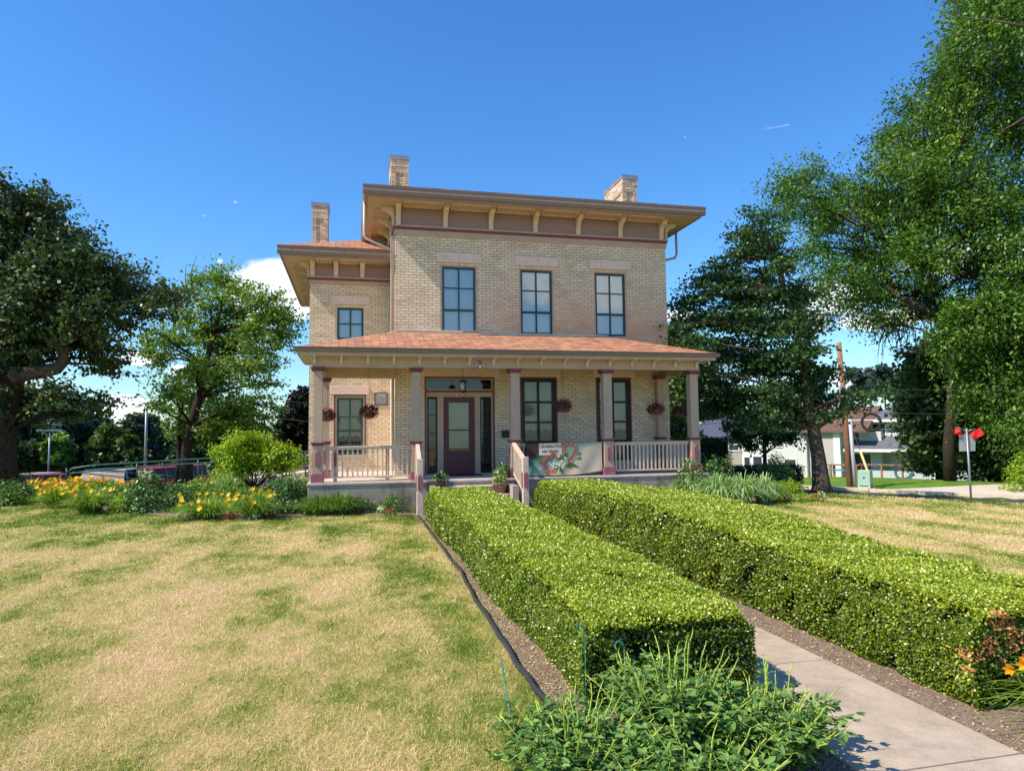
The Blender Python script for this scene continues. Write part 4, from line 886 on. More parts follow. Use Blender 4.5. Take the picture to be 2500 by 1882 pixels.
t = NT('banner cloth'); s_ = t.node('ShaderNodeSeparateXYZ'); p = t.pos(); t.link(p, s_.inputs[0]); u = t.math('DIVIDE', t.math('SUBTRACT', s_.outputs[0], 4.6), 2.19); v = t.math('DIVIDE', t.math('SUBTRACT', 1.66, s_.outputs[2]), .86)
n = t.noise(p, 3.2, 4, .6); bdr = t.math('ADD', t.math('MULTIPLY', u, 1.0), t.math('MULTIPLY', t.math('SUBTRACT', v, .5), .75))
c = t.ramp(t.math('ADD', bdr, t.math('MULTIPLY', t.math('SUBTRACT', n, .5), .25)), [(0, (.09, .05, .04)), (.10, (.05, .12, .10)), (.28, (.16, .28, .22)), (.48, (.30, .40, .30)), (.60, (.54, .47, .33)), (1, (.60, .48, .36))])
M['banner'] = t.done(t.bsdf(c, .85, .1)); b.build('cloth', M['banner'], bn)
def decal(name, polys, mat, off=.004):
    b = MB()
    for pts in polys: b.poly([(x, by_(x, z)-off, z) for x, z in pts])
    return b.build(name, mat, bn)
def grid_decal(name, x0, x1, z0, z1, mat, off=.004, n=14, skew=0):
    return decal(name, [[(x0+(x1-x0)*(i+a)/n+skew*(z-z1), z) for (a, z) in ((0, z0), (1, z0), (1, z1), (0, z1))] for i in range(n)], mat, off)
cr = paint('banner cream panel', (.66, .60, .46), .05, .85, .1, 6, grain=False); ink = paint('banner lettering brown', (.13, .10, .06), .05, .85, .1, 6, grain=False)
decal('text_panel', [[(4.97+.07*(1-(z-1.30)/.35)*(i == 0)*0+(5.62-4.97)*(i+a)/14, z+.0) for a, z in ((0, 1.33), (1, 1.33), (1, 1.655), (0, 1.655))] for i in range(14)], cr)
def btext(name, body, size, x, z, mat):
    o = text(name, body, size, (x, 0, z), mat, bn, extrude=0, shear=.25, bold=.003); og = ORG[bn.name]
    for vv in o.data.vertices: X_, Z_ = vv.co.x+og.x, vv.co.z+og.z; vv.co.y = by_(X_, Z_)-.009-og.y
    return o
btext('lettering', 'CELEBRATING', .105, 5.31, 1.535, ink); btext('lettering', '100 YEARS', .105, 5.27, 1.40, ink)
hb = rng.random; red1 = paint('banner red blossoms', (.50, .10, .07), .25, .8, .1, 25, (.75, .35, .28), .5, grain=False); grn = paint('banner leaf green', (.10, .17, .04), .3, .85, .1, 9, (.25, .33, .10), .5, grain=False); wht = paint('banner white blossoms', (.70, .70, .58), .1, .85, .1, 12, grain=False)
def blob(cx, cz, r, k=7, sq=1., a0=0): return [(cx+r*math.cos(a0+2*pi*i/k), cz+r*sq*math.sin(a0+2*pi*i/k)) for i in range(k)]
def chain(pts, r, n):
    o = []
    for i in range(n):
        f = i/(n-1)*(len(pts)-1); k = min(int(f), len(pts)-2); g = f-k; x = pts[k][0]*(1-g)+pts[k+1][0]*g; z = pts[k][1]*(1-g)+pts[k+1][1]*g
        o.append(blob(x+random.uniform(-.008, .008), z+random.uniform(-.008, .008), r*random.uniform(.8, 1.15), 7, random.uniform(.8, 1.1), random.random()))
    return o
ll = [(5.45, 1.26), (5.44, 1.34), (5.36, 1.38), (5.31, 1.30), (5.22, 1.25), (5.14, 1.26), (5.08, 1.16), (5.10, 1.04), (5.19, .94), (5.30, .87), (5.38, .88), (5.40, .92)]
rr_ = [(5.74, 1.40), (5.67, 1.50), (5.69, 1.60), (5.78, 1.645), (5.86, 1.62), (5.92, 1.645), (6.02, 1.60), (6.03, 1.48), (5.97, 1.36), (5.90, 1.25), (5.84, 1.18)]
decal('leaf_motif', [[(5.45, 1.22), (5.58, 1.34), (5.74, 1.32), (5.66, 1.22), (5.55, 1.17)], [(5.70, 1.02), (5.82, 1.13), (5.98, 1.08), (6.14, .96), (5.95, 1.0), (5.80, .97)], [(5.56, 1.0), (5.66, .90), (5.64, .82), (5.55, .86), (5.52, .95)], [(5.38, .98), (5.48, 1.10), (5.52, 1.02), (5.46, .92)], [(6.05, 1.33), (6.12, 1.40), (6.20, 1.38), (6.13, 1.31)],
     [(6.02, 1.22), (6.14, 1.28), (6.20, 1.22), (6.1, 1.19)], [(4.95, 1.16), (5.05, 1.20), (5.08, 1.13), (4.98, 1.10)], [(5.16, .88), (5.24, .84), (5.30, .80+.01), (5.14, .82)], [(5.6, 1.28), (5.74, 1.42), (5.80, 1.3), (5.7, 1.22)]], grn, .007)
decal('heart_wreath', chain(ll, .045, 30)+chain(rr_, .043, 34), red1, .011)
decal('heart_wreath_highlight', [blob(x+random.uniform(-.03, .03), z+random.uniform(-.03, .03), .009, 5) for x, z in (ll+rr_)*3], paint('pink dots', (.80, .45, .38), .1, .8, .1, 9, grain=False), .014)
decal('white_blossom', [blob(x, z, r, 7, 1.15, random.random()) for x, z, r in ((5.52, 1.30, .035), (5.30, 1.06, .04), (5.37, 1.10, .04), (5.36, 1.01, .035), (5.45, 1.08, .03), (5.52, 1.06, .035), (5.60, 1.16, .035), (5.66, 1.08, .035), (5.62, 1.01, .035), (5.25, 1.12, .03), (4.99, .95, .022), (5.02, .99, .022), (5.70, 1.25, .03), (5.75, 1.22, .025), (5.44, 1.0, .028))], wht, .0135)
# pots on the steps
def pot(pos, label, r=.15, h=.24, kind='shrubl', fl=None):
    t = thing('flower_pot', label, 'flower pot', pos, group='potted plants on the porch steps'); x, y, z = pos
    b = MB(); b.lathe(x, y, [(r*.68, z), (r*.95, z+h*.82), (r*1.08, z+h*.84), (r*1.08, z+h), (r*.9, z+h), (r*.85, z+h*.9)], 14); b.build('pot', M['terr'], t)
    n = 260; d = rdir(n, .5); P = np.array([x, y, z+h])+d*rng.uniform(.4, 1, (n, 1))*np.array([[.19, .19, .20]]); P[:, 2] = np.maximum(P[:, 2], z+h*.8)
    V, Fq, k = leaves(P, unit(d+rdir(n)*.8), unit(d+rdir(n)*.7), rng.uniform(.05, .09, n), .04); npmesh('foliage', V, Fq, M[kind], t, rnd=np.repeat(rng.random(n), k))
    if fl:
        n = 34; d = rdir(n, .6); P = np.array([x, y, z+h])+d*np.array([[.2, .2, .21]]); V, Fq, k = leaves(P, d, rdir(n), .045, .04); npmesh('flower', V, Fq, M[fl], t, rnd=np.repeat(rng.random(n), k))
pot((3.86, 17.92-.0, DZ-.0+.001) if False else (3.98, 18.22, DZ+.001), 'potted plant standing on the deck at the top of the steps by the column', .13, .2, 'shrub')
pot((3.78, 17.85, DZ-.185), 'potted plant with pale blooms on the upper step', .15, .26, 'shrubl', 'whf')
pot((3.72, 17.50, DZ-.371), 'brown pot with trailing plant on the lower step, lowest of the pots', .19, .30, 'shrubl', 'whf')
pot((2.22, 17.82, DZ-.185), 'potted plant with white flowers beside the left stair railing', .15, .2, 'shrub', 'whf')
# ================================================================== PLANTS
def mound(name, label, cat, base, w, h, mat, n, ls, lw=None, group=None, stems=True, up=.4, shape='q', flower=None, nfl=0, fs=.05, parent_kind='foliage', dens=1.0, d=None, crown_z=0., stemmat='stemd', blob=None):
    x, y = base; z = tz1(x, y); t = thing(name, label, cat, (x, y, z), group=group); d = d or w
    if blob:   # list of (dx,dy,dz,r)
        ws = np.array([q[3]**2 for q in blob]); ids = rng.choice(len(blob), n, p=ws/ws.sum()); C = np.array(blob)[ids]
        dd = rdir(n, .25); P = C[:, :3]+dd*C[:, 3:4]*rng.uniform(.2, 1.32, (n, 1))**.8; N = dd; P = P+np.array([[x, y, z]])
    else:
        dd = rdir(n, .35); dd[:, 2] = np.abs(dd[:, 2])*.999; lum = 1+.12*np.sin(dd[:, 0]*9+3*x)*np.sin(dd[:, 1]*7+y)+.08*np.sin(dd[:, 2]*13+x)
        P = dd*np.array([[w/2, d/2, h-crown_z]])*(rng.uniform(.25, 1, (n, 1))**.35)*lum[:, None]+np.array([[x, y, z+crown_z]]); N = dd
    nn_ = unit(N*.7+rdir(n, up)*.8); T = unit(rdir(n)+N*.8+np.array([[0, 0, -.15]]))
    V, Fq, k = leaves(P, nn_, T, ls*rng.uniform(.7, 1.3, n), lw or ls*.55, .05, shape); rn = np.clip(.45+.2*rng.normal(size=n), 0, 1); rn = np.where(rng.random(n) < .04, 1, rn)
    npmesh('foliage', V, Fq, mat, t, rnd=np.repeat(rn, k))
    if stems:
        b = MB()
        for i in range(14):
            q = P[rng.integers(n)]; b.tube([(x+random.uniform(-.06, .06)*w, y+random.uniform(-.06, .06)*w, z-.02), ((x+q[0])/2, (y+q[1])/2, z+(q[2]-z)*.45), tuple(q)], [max(.006, w*.012), max(.004, w*.008), .003], 4)
        b.build('stem', M[stemmat], t)
    if flower:
        n2 = nfl; dd = rdir(n2, .6); dd[:, 2] = np.abs(dd[:, 2]); P2 = dd*np.array([[w/2, d/2, h-crown_z]])*1.03+np.array([[x, y, z+crown_z]])
        V, Fq, k = leaves(np.repeat(P2, 4, 0)-0, unit(np.repeat(dd, 4, 0)+rdir(n2*4)*.8), rdir(n2*4), fs, fs*.8); npmesh('flower', V, Fq, M[flower], t, rnd=np.repeat(rng.random(n2*4), k))
    return t
def blades(name, label, cat, base, w, h, mat, n, bw=.02, group=None, arch=.6, flower=None, nfl=0, fs=.09, fh=1.15, droop=1.0, seg=5, spread=1.0, stemmat='stemd', zb=None):
    x, y = base; z = tz1(x, y) if zb is None else zb; t = thing(name, label, cat, (x, y, z), group=group)
    an = rng.uniform(0, 2*pi, n); ro = rng.uniform(0, .28, n)*w*.5; ln = h*rng.uniform(.8, 1.45, n); lean = rng.uniform(.15, 1, n)*spread
    bx_ = x+ro*np.cos(an); by__ = y+ro*np.sin(an); dx, dy = np.cos(an), np.sin(an); reach = lean*w*.5*1.05
    sd = np.stack([-dy, dx, rng.normal(0, .25, n)], 1); sd = unit(sd); V = []
    zs_ = ln*(1-.35*lean*arch)
    for s_ in range(seg+1):
        f = s_/seg; r = reach*(f**1.35); zz = zs_*(np.sin(min(f*1.0, 1)*pi*.5)-arch*lean*droop*.55*f**3); wd = bw*(1-f)**.6*(.5 if s_ == 0 else 1)+.0008
        c = np.stack([bx_+dx*r, by__+dy*r, z+np.maximum(zz, .01)], 1); V.append(c-sd*wd*.5); V.append(c+sd*wd*.5)
    V = np.stack(V, 1); m = V.shape[1]; V = V.reshape(-1, 3); q = []
    for s_ in range(seg): q.append(np.array([[2*s_, 2*s_+1, 2*s_+3, 2*s_+2]])+np.arange(n)[:, None]*m)
    rn = np.clip(rng.normal(.5, .22, n), 0, 1); npmesh('foliage', V, np.concatenate(q), mat, t, rnd=np.repeat(rn, m))
    if flower:
        sc = MB(); P2 = []
        for i in range(nfl):
            a = random.uniform(0, 2*pi); r = random.uniform(.05, .85)*w*.5; hz = h*fh*random.uniform(.62, 1.25); p = (x+r*math.cos(a), y+r*math.sin(a), z+hz)
            sc.tube([(x+r*.3*math.cos(a), y+r*.3*math.sin(a), z), (x+r*.7*math.cos(a), y+r*.7*math.sin(a), z+hz*.6), p], .004, 4); P2.append(p)
        sc.build('flower_stalk', M[stemmat], t); P2 = np.repeat(np.array(P2), 6, 0); k6 = np.tile(np.arange(6)*pi/3, nfl)
        ax = np.repeat(unit(rdir(nfl, .3)+np.array([[.0, -.9, .5]])), 6, 0); u_ = unit(np.cross(ax, np.array([[.3, .2, .9]]))); v_ = np.cross(ax, u_)
        T = unit(u_*np.cos(k6)[:, None]+v_*np.sin(k6)[:, None]+ax*.55)
        for i in range(nfl):
            q = slice(6*i, 6*i+6); V, Fq, k = leaves(P2[q], unit(ax[q]-T[q]*.3), T[q], fs*.62*random.uniform(.8, 1.2), fs*.34, .06, 'o'); npmesh('flower', V, Fq, M[flower], t, rnd=np.full(6*k, random.random()))
    return t
def gxy(px, py): p = G(px, py); return (p.x, p.y)
def wpx(px, py, wp): p = G(px, py); return wp*1.1302/1678*math.hypot(p.x, p.y)
# --- left garden bed
gd = 'yellow daylily clumps in the left bed'
for (px, py, w_, h_, nf, lb) in ((85, 1078, 60, 34, 26, 'daylily clump in the tree shade, leftmost of the orange yellow daylilies'), (128, 1083, 55, 38, 26, 'shaded daylily clump second from the left with dull orange flowers'), (165, 1072, 55, 36, 28, 'shaded daylily clump behind the sunlit yellow daylilies'),
                        (216, 1072, 60, 34, 28, 'orange daylily clump in the back row in front of the ramp post'), (268, 1074, 56, 30, 22, 'orange daylily clump in the back row left of the round dark shrub'),
                        (122, 1096, 62, 40, 16, 'sunlit daylily clump with bright yellow flowers near the lawn corner'), (195, 1108, 78, 48, 16, 'sunlit daylily clump with drooping leaves next to the low lime green plant'),
                        (445, 1120, 100, 46, 18, 'broad daylily clump with yellow flowers in the middle of the left bed'), (550, 1120, 86, 60, 10, 'tall daylily clump with few yellow flowers below the lime green shrub')):
    W_ = wpx(px, py, w_); H_ = wpx(px, py, h_)
    blades('daylily', lb, 'daylily', gxy(px, py), W_*1.5, H_*.80, M['blade'], 680, .022, gd, 1.0, 'orf' if py < 1090 and px > 60 and nf > 20 else 'ywf', int(nf*1.5), .12, 1.05, stemmat='stem')
mound('garden_plant', 'low lime green leafy plant between the daylilies and the round dark shrub', 'plant', gxy(272, 1106), wpx(272, 1106, 60), wpx(272, 1106, 38), M['chart'], 900, .07)
mound('shrub', 'rounded dark green peony shrub at the lawn edge of the left bed', 'shrub', gxy(318, 1104), wpx(318, 1104, 88), wpx(318, 1104, 70), M['shrub'], 2600, .095, group='leafy shrubs in the left bed')
mound('shrub', 'loose mid green shrub right of the rounded dark peony shrub', 'shrub', gxy(376, 1104), wpx(376, 1104, 66), wpx(376, 1104, 52), M['shrub'], 1500, .08, group='leafy shrubs in the left bed')
mound('shrub', 'tall dark glossy shrub against the porch foundation corner', 'shrub', gxy(622, 1106), wpx(622, 1106, 96), wpx(622, 1106, 76), M['shrub'], 3000, .085, group='leafy shrubs in the left bed')
mound('shrub', 'small dark shrub behind the tall daylily clump', 'shrub', (-3.1, 20.4), .9, .55, M['shrub'], 900, .08, group='leafy shrubs in the left bed')
for i, (px, py, w_, h_, lb) in enumerate(((430, 1062, 50, 30, 'low pale green plant left of the iris fans under the lime shrub'), (470, 1058, 60, 34, 'yellow green leafy plant behind the middle daylilies'))):
    mound('garden_plant', lb, 'plant', gxy(px, py+8), wpx(px, py, w_), wpx(px, py, h_)*1.1, M['chart'], 700, .08)
for px, py, w_, h_, lb in ((490, 1084, 60, 52, 'grey green iris fan behind the middle daylilies'), (523, 1080, 50, 46, 'iris fan below the trunk of the lime green shrub')):
    blades('iris', lb, 'iris', gxy(px, py), wpx(px, py, w_), wpx(px, py, h_), M['iris'], 150, .045, 'iris fans in the left bed', .35)
for px, py, w_, h_, lb, mt in ((690, 1112, 66, 38, 'low green spiky clump at the foot of the porch corner', 'shrubl'), (735, 1110, 60, 40, 'taller green spiky clump in front of the porch foundation', 'shrubl'), (800, 1098, 56, 32, 'dark lilyturf tuft left of the pair against the porch foundation', 'shrub'), (850, 1097, 58, 34, 'dark lilyturf tuft right of the pair against the porch foundation', 'shrub')):
    blades('grass_tuft', lb, 'garden plant', gxy(px, py), wpx(px, py, w_)*1.9, wpx(px, py, h_)*1.0, M[mt], 700, .022, 'green tufts by the porch foundation', 1.0)
mound('garden_plant', 'low grey lavender like plant at the end of the left hedge', 'plant', gxy(868, 1108), .55, .34, M['pine'], 500, .035, up=1)
# lime shrub
p = gxy(545, 1056); zb = 0
def bl_(px, py, r, Y): q = A(px, py, Y); return (q.x, q.y, q.z, r*1.1302/1678*math.hypot(q.x, q.y))
bx0 = A(547, 1070, 21.0); B0 = Vector((bx0.x, 21.0, 0))
sh = [bl_(*q) for q in ((528, 951, 16, 21), (552, 946, 13, 21.3), (500, 962, 16, 20.7), (575, 962, 16, 21.2), (600, 972, 16, 21), (622, 983, 15, 21), (480, 985, 12, 21), (540, 972, 22, 21.4), (512, 985, 20, 20.8), (570, 984, 22, 21), (608, 997, 18, 21.2), (637, 996, 9, 20.8), (490, 1004, 14, 20.8), (516, 1010, 12, 20.8), (550, 1000, 18, 21.2), (585, 1006, 16, 21), (478, 1008, 7, 21), (618, 1010, 10, 21.4), (540, 938, 7, 21), (507, 942, 7, 21), (640, 984, 6, 21), (468, 968, 6, 21))]
hb_ = mound('round_shrub', 'low clipped rounded shrub in sunlight beside the brick wing', 'shrub', (-2.6, 26.5), 2.6, .95, M['shrubl'], 3000, .06)
# front row annuals
ga = 'small bedding flowers along the lawn edges'
for px, py, c, lb in ((92, 1086, 'whf', 'white bedding plant nearest the shaded left end of the bed'), (140, 1090, 'whf', 'white bedding plant below the sunlit daylilies'), (192, 1101, 'whf', 'white bedding plant between the two front daylily clumps and the lawn'), (207, 1107, 'redf', 'red bedding plant in front of the drooping daylily clump'),
                      (243, 1104, 'whf', 'cream bedding plant in front of the lime green plant'), (264, 1108, 'redf', 'red bedding plants between the lime plant and the round dark shrub'), (343, 1106, 'whf', 'white bedding plant at the right foot of the round dark shrub'), (396, 1117, 'whf', 'white bedding plant left of the broad daylily clump'), (428, 1122, 'redf', 'red bedding plant at the left foot of the broad daylily clump'), (414, 1122, 'whf', 'cream bedding plant at the foot of the broad daylily clump'),
                      (495, 1123, 'redf', 'red bedding plant between the two middle daylily clumps'), (551, 1122, 'whf', 'white bedding plant below the tall daylily clump'), (583, 1119, 'redf', 'red bedding plant right of the tall daylily clump'), (745, 1110, 'whf', 'white bedding plant in front of the porch foundation'), (772, 1109, 'redf', 'red bedding plant on mulch in front of the porch foundation'), (842, 1112, 'redf', 'red bedding plant on the mulch closest to the left hedge'), (826, 1108, 'whf', 'pale stone coloured bedding plant beside the red one near the hedge'),
                      (1718, 1082, 'whf', 'white bedding plant at the right end of the iris bed'), (1690, 1084, 'redf', 'red bedding plant below the lime fern at the right bed'), (1765, 1082, 'redf', 'red bedding plant at the far right tip of the bed'), (1772, 1077, 'whf', 'white bedding plant at the far right tip of the bed')):
    W_ = wpx(px, py, 24); mound('bedding_plant', lb, 'flower', gxy(px, py), W_, W_*.55, M['shrubl'], 110, .045, group=ga, stems=False, flower=c, nfl=26, fs=.04)
M['fill'] = leafmat('mixed garden leaf', [(0, (.045, .10, .018)), (.5, (.13, .25, .035)), (1, (.30, .46, .08))], .3)
n = 22000; P = np.stack([rng.uniform(-11, -1.2, n), rng.uniform(18.2, 24.3, n), np.zeros(n)], 1); ok = P[:, 1] > np.interp(P[:, 0], bx, by)+.75; P = P[ok]; n = len(P)
P[:, 2] = rng.random(n)*(.34+.16*np.sin(P[:, 0]*2.1+P[:, 1])+.1*np.sin(P[:, 0]*5+P[:, 1]*3)); V, Fq, k = leaves(P, unit(rdir(n, .6)), unit(rdir(n, .5)), .11*rng.uniform(.6, 1.4, n), .05)
tag(npmesh('ground_cover', V, Fq, M['fill'], rnd=np.repeat(rng.random(n), k)), 'low mixed green foliage filling the left garden bed', 'ground cover', kind='stuff')
for px, py, w_, h_, lb, mt in ((20, 1092, 60, 30, 'low green plant at the far left end of the garden bed', 'shrubl'), (240, 1090, 60, 42, 'mid green leafy plant behind the lime green one', 'shrubl'), (410, 1095, 60, 44, 'pale leaved shrub between the two peony shrubs and the daylilies', 'shrubl'), (590, 1085, 70, 60, 'loose leafy plant below the right half of the lime shrub', 'shrub'), (650, 1095, 50, 52, 'mid green shrub touching the porch foundation corner', 'shrubl'), (500, 1100, 60, 40, 'green leafy plant between the middle daylilies', 'shrubl')):
    mound('garden_plant', lb, 'plant', gxy(px, py), wpx(px, py, w_), wpx(px, py, h_), M[mt], 900, .08)
for i, (x_, w_, lb) in enumerate(((-.75, .9, 'low green plant hugging the porch foundation near its left corner'), (.15, .95, 'low green plant hugging the middle of the left porch foundation'), (1.0, .75, 'low green plant hugging the foundation beside the stair railing'))):
    mound('garden_plant', lb, 'plant', (x_, 17.78), w_, .40, M['shrubl' if i != 1 else 'shrub'], 700, .07, d=.4)
# --- right bed
gi = 'iris clumps in the right bed'
for px, py, w_, h_, lb in ((1335, 1068, 60, 50, 'iris clump at the left end of the right bed behind the hedge'), (1385, 1072, 64, 50, 'iris clump second from the left in the right bed'), (1440, 1078, 66, 48, 'iris clump with yellow green leaves left of the middle of the right bed'), (1495, 1084, 74, 62, 'iris clump in the middle of the right bed'),
                           (1550, 1090, 78, 70, 'iris clump right of the middle of the right bed, in full sun'), (1605, 1090, 78, 72, 'tallest iris clump near the right end of the bed'), (1650, 1086, 66, 62, 'iris clump beside the lime green fern')):
    blades('iris', lb, 'iris', gxy(px, py), wpx(px, py, w_)*1.5, wpx(px, py, h_)*.86, M['iris'], 300, .05, gi, .95, droop=1.35)
for px, py, lb in ((1322, 1058, 'left yellow flower cluster above the right hedge'), (1352, 1058, 'right yellow flower cluster above the right hedge')):
    mound('yellow_flowers', lb, 'flower', gxy(px, py+22), .30, .62, M['shrubl'], 90, .06, flower='ywf', nfl=20, fs=.07, crown_z=.36)
mound('vine', 'dark leafy vine spilling over the porch foundation under the banner', 'plant', (5.3, 17.75), 1.7, .72, M['shrub'], 1800, .06, d=.6)
mound('vine', 'sparse dark vine right of the first one against the porch foundation', 'plant', (6.3, 17.75), 1.0, .66, M['shrub'], 600, .06, d=.5)
blades('grass_tuft', 'thin brown green grass tuft in front of the porch foundation', 'garden plant', (7.0, 17.7), .8, .5, M['blade'], 90, .012, None, .3)
p = A(1492, 1020, 17.6); mound('shrub', 'leafy dark shrub at the foot of the right corner column', 'shrub', (p.x, 17.6), 1.0, 1.18, M['shrub'], 1800, .08, group='shrubs around the right porch corner')
p = A(1545, 1020, 18.2); mound('shrub', 'leafy dark shrub just right of the corner column', 'shrub', (p.x, 18.2), 1.2, 1.28, M['shrub'], 2200, .08, group='shrubs around the right porch corner')
p = A(1678, 1030, 19.5); mound('shrub', 'rounded green shrub near the street end of the right bed', 'shrub', (p.x, 19.5), 1.3, 1.15, M['shrub'], 2400, .08, group='shrubs around the right porch corner')
p = gxy(1705, 1082); mound('fern', 'feathery lime green fern at the right end of the iris bed', 'fern', p, 1.0, .62, M['chart'], 1500, .07, .02, up=.1)
def clipped(name, label, x0, x1, y0, y1, h, mat, n, z0=-.2):
    t = thing(name, label, 'hedge', ((x0+x1)/2, (y0+y1)/2, 0)); b = MB(); b.box(x0+.08, x1-.08, y0+.08, y1-.08, z0, h-.08); b.build('branch_core', M['boxcore'], t)
    fa = rng.integers(0, 3, n); P = np.stack([rng.uniform(x0, x1, n), rng.uniform(y0, y1, n), rng.uniform(0, h, n)], 1); P[fa == 0, 1] = y0; P[fa == 1, 2] = h; P[fa == 2, 0] = np.where(rng.random((fa == 2).sum()) < .5, x0, x1); P += rng.normal(0, .03, (n, 3))
    V, Fq, k = leaves(P, rdir(n, .4), rdir(n, .3), .07, .035); npmesh('foliage', V, Fq, mat, t, rnd=np.repeat(rng.random(n)*.9, k))
clipped('yew_hedge', 'tall dark clipped yew block behind the right corner column', 11.5, 12.75, 21.5, 23, 1.62, M['yew'], 5000)
clipped('yew_hedge', 'low dark clipped yew hedge running toward the street', 12.3, 15.6, 21.6, 22.8, .62, M['yew'], 7000, -1)
# ------------------------------------------------------------------ foreground plants
def indigo(cx, cy, r, ns, label, hmax=.80):
    t = thing('false_indigo', label, 'plant', (cx, cy, 0), group='blue green indigo plants in front of the hedge'); st = MB(); LP = []; LN = []; LT = []; LL = []
    for i in range(ns):
        a = random.uniform(0, 2*pi); rr = r*math.sqrt(random.random()); bx_, by__ = cx+.35*rr*math.cos(a), cy+.35*rr*math.sin(a); h = hmax*random.uniform(.62, 1.02)*(1-.30*(rr/r)**2)
        tx, ty = cx+rr*1.0*math.cos(a), cy+rr*1.0*math.sin(a); bare = random.random() < .38; top = h*(1.0+(.42 if bare else 0))
        pts = []
        for k in range(8):
            f = k/7; pts.append(Vector((bx_+(tx-bx_)*f**1.2+.012*math.sin(k*1.7+i), by__+(ty-by__)*f**1.2+.012*math.cos(k*1.3+i), top*f**.92)))
        st.tube(pts, [.0070*(1-.65*k/7)+.001 for k in range(8)], 5)
        lim = 5 if bare else 8
        for k in range(1, lim):
            nb = 4 if k > 1 else 2
            for _ in range(nb):
                p = pts[k].lerp(pts[max(0, k-1)], random.random()); d = Vector((random.gauss(0, 1), random.gauss(0, 1), .55)).normalized(); q = p+d*random.uniform(.04, .13)
                if random.random() < .5: st.tube([p, q], [.0026, .0014], 4)
                else: q = p+d*.03
                for s_ in (-1, 0, 1):
                    dd = Vector((d.x, d.y, d.z*.6))+Vector((-d.y, d.x, 0))*s_*.8; LP.append(q); LT.append(dd.normalized()); nrm = Vector((random.gauss(0, .35), random.gauss(0, .35), 1)); LN.append(nrm.normalized()); LL.append(random.uniform(.042, .074))
        if bare:
            for k in range(5, 8):
                for _ in range(2): p = pts[k]; d = Vector((random.gauss(0, 1), random.gauss(0, 1), 1.2)).normalized(); st.tube([p, p+d*random.uniform(.02, .045)], [.002, .0012], 3)
    st.build('stem', M['stem'], t); n = len(LP)
    V, Fq, k = leaves(np.array(LP), np.array(LN), np.array(LT), np.array(LL), np.array(LL)*.42, .08, 'o'); npmesh('foliage', V, Fq, M['indigo'], t, rnd=np.repeat(rng.random(n), k))
indigo(1.28, 3.90, .52, 62, 'blue green indigo plant left of the others in front of the hedge end', .38)
indigo(1.98, 4.12, .56, 85, 'tallest blue green indigo plant in front of the dark hedge end', .52)
indigo(2.46, 3.86, .50, 66, 'blue green indigo plant leaning over the walk', .42)
indigo(1.80, 3.48, .52, 66, 'lowest and nearest blue green indigo plant at the bottom of the picture', .32)
def hook(px, py0, py1, Y, label, loop=True):
    a = A(px, py0, Y); b_ = A(px, py1, Y); t = MB(); pts = [(a.x, Y, -.05), (a.x, Y, a.z-.03)]
    if loop:
        for k in range(9): an = -.2+k*.5; pts.append((a.x-.03+.03*math.cos(an), Y, a.z-.03+.03*math.sin(an)*1.2))
    t.tube(pts, .0045, 6); tag(t.build('plant_stake', M['hook'], org=(a.x, Y, 0)), label, 'plant stake', 'green wire plant stakes')
hook(1262, 1350, 1500, 4.45, 'hooked green wire stake in front of the left corner of the hedge end')
hook(1347, 1385, 1470, 4.3, 'small hooked green wire stake in front of the middle of the hedge end')
a = A(1083, 1425, 4.55); b_ = A(1122, 1590, 4.1); t_ = MB(); t_.tube([(b_.x, 4.1, -.05), (a.x, 4.55, a.z)], .0045, 6); tag(t_.build('plant_stake', M['hook'], org=(b_.x, 4.1, 0)), 'straight leaning green stake at the edge of the lawn', 'plant stake', 'green wire plant stakes')
# daylily at the right corner
p = G(2225, 1600); blades('daylily', 'daylily with long arching leaves and orange flowers at the corner beside the walk', 'daylily', (4.78, 3.62), 1.35, .46, M['blade'], 520, .013, None, 1.15, None, 0, stemmat='stem', spread=1.1, seg=8)
t = [q for q in bpy.data.objects if q.name.startswith('daylily') and q.get('label', '').startswith('daylily with long')][0]
fl = MB(); FP = []; FT = []; FN = []
for (px, py, Y, sd) in ((2178, 1447, 3.55, -1), (2208, 1438, 3.5, -1), (2214, 1425, 3.6, -1), (2225, 1440, 3.5, 1)):
    q = A(px, py, Y); fl.tube([(4.75, 3.6, 0), (q.x+.14, Y+.03, q.z-.12), (q.x+.05, Y, q.z-.01)], .0035, 5); ax = Vector((-.9, -.25, .15)).normalized(); u_ = ax.cross(Vector((0, 0, 1))).normalized(); v_ = ax.cross(u_)
    for k in range(6):
        an = k*pi/3; T = (ax*.85+(u_*math.cos(an)+v_*math.sin(an))*.55).normalized(); FP.append(q+Vector((.05, 0, 0))); FT.append(T); FN.append((ax*.5-(u_*math.cos(an)+v_*math.sin(an))).normalized())
fl.build('flower_stalk', M['stem'], t); V, Fq, k = leaves(np.array(FP), np.array(FN), np.array(FT), .085, .03, .05, 'o'); npmesh('flower', V, Fq, M['orf'], t, rnd=np.repeat(rng.random(len(FP)), k))
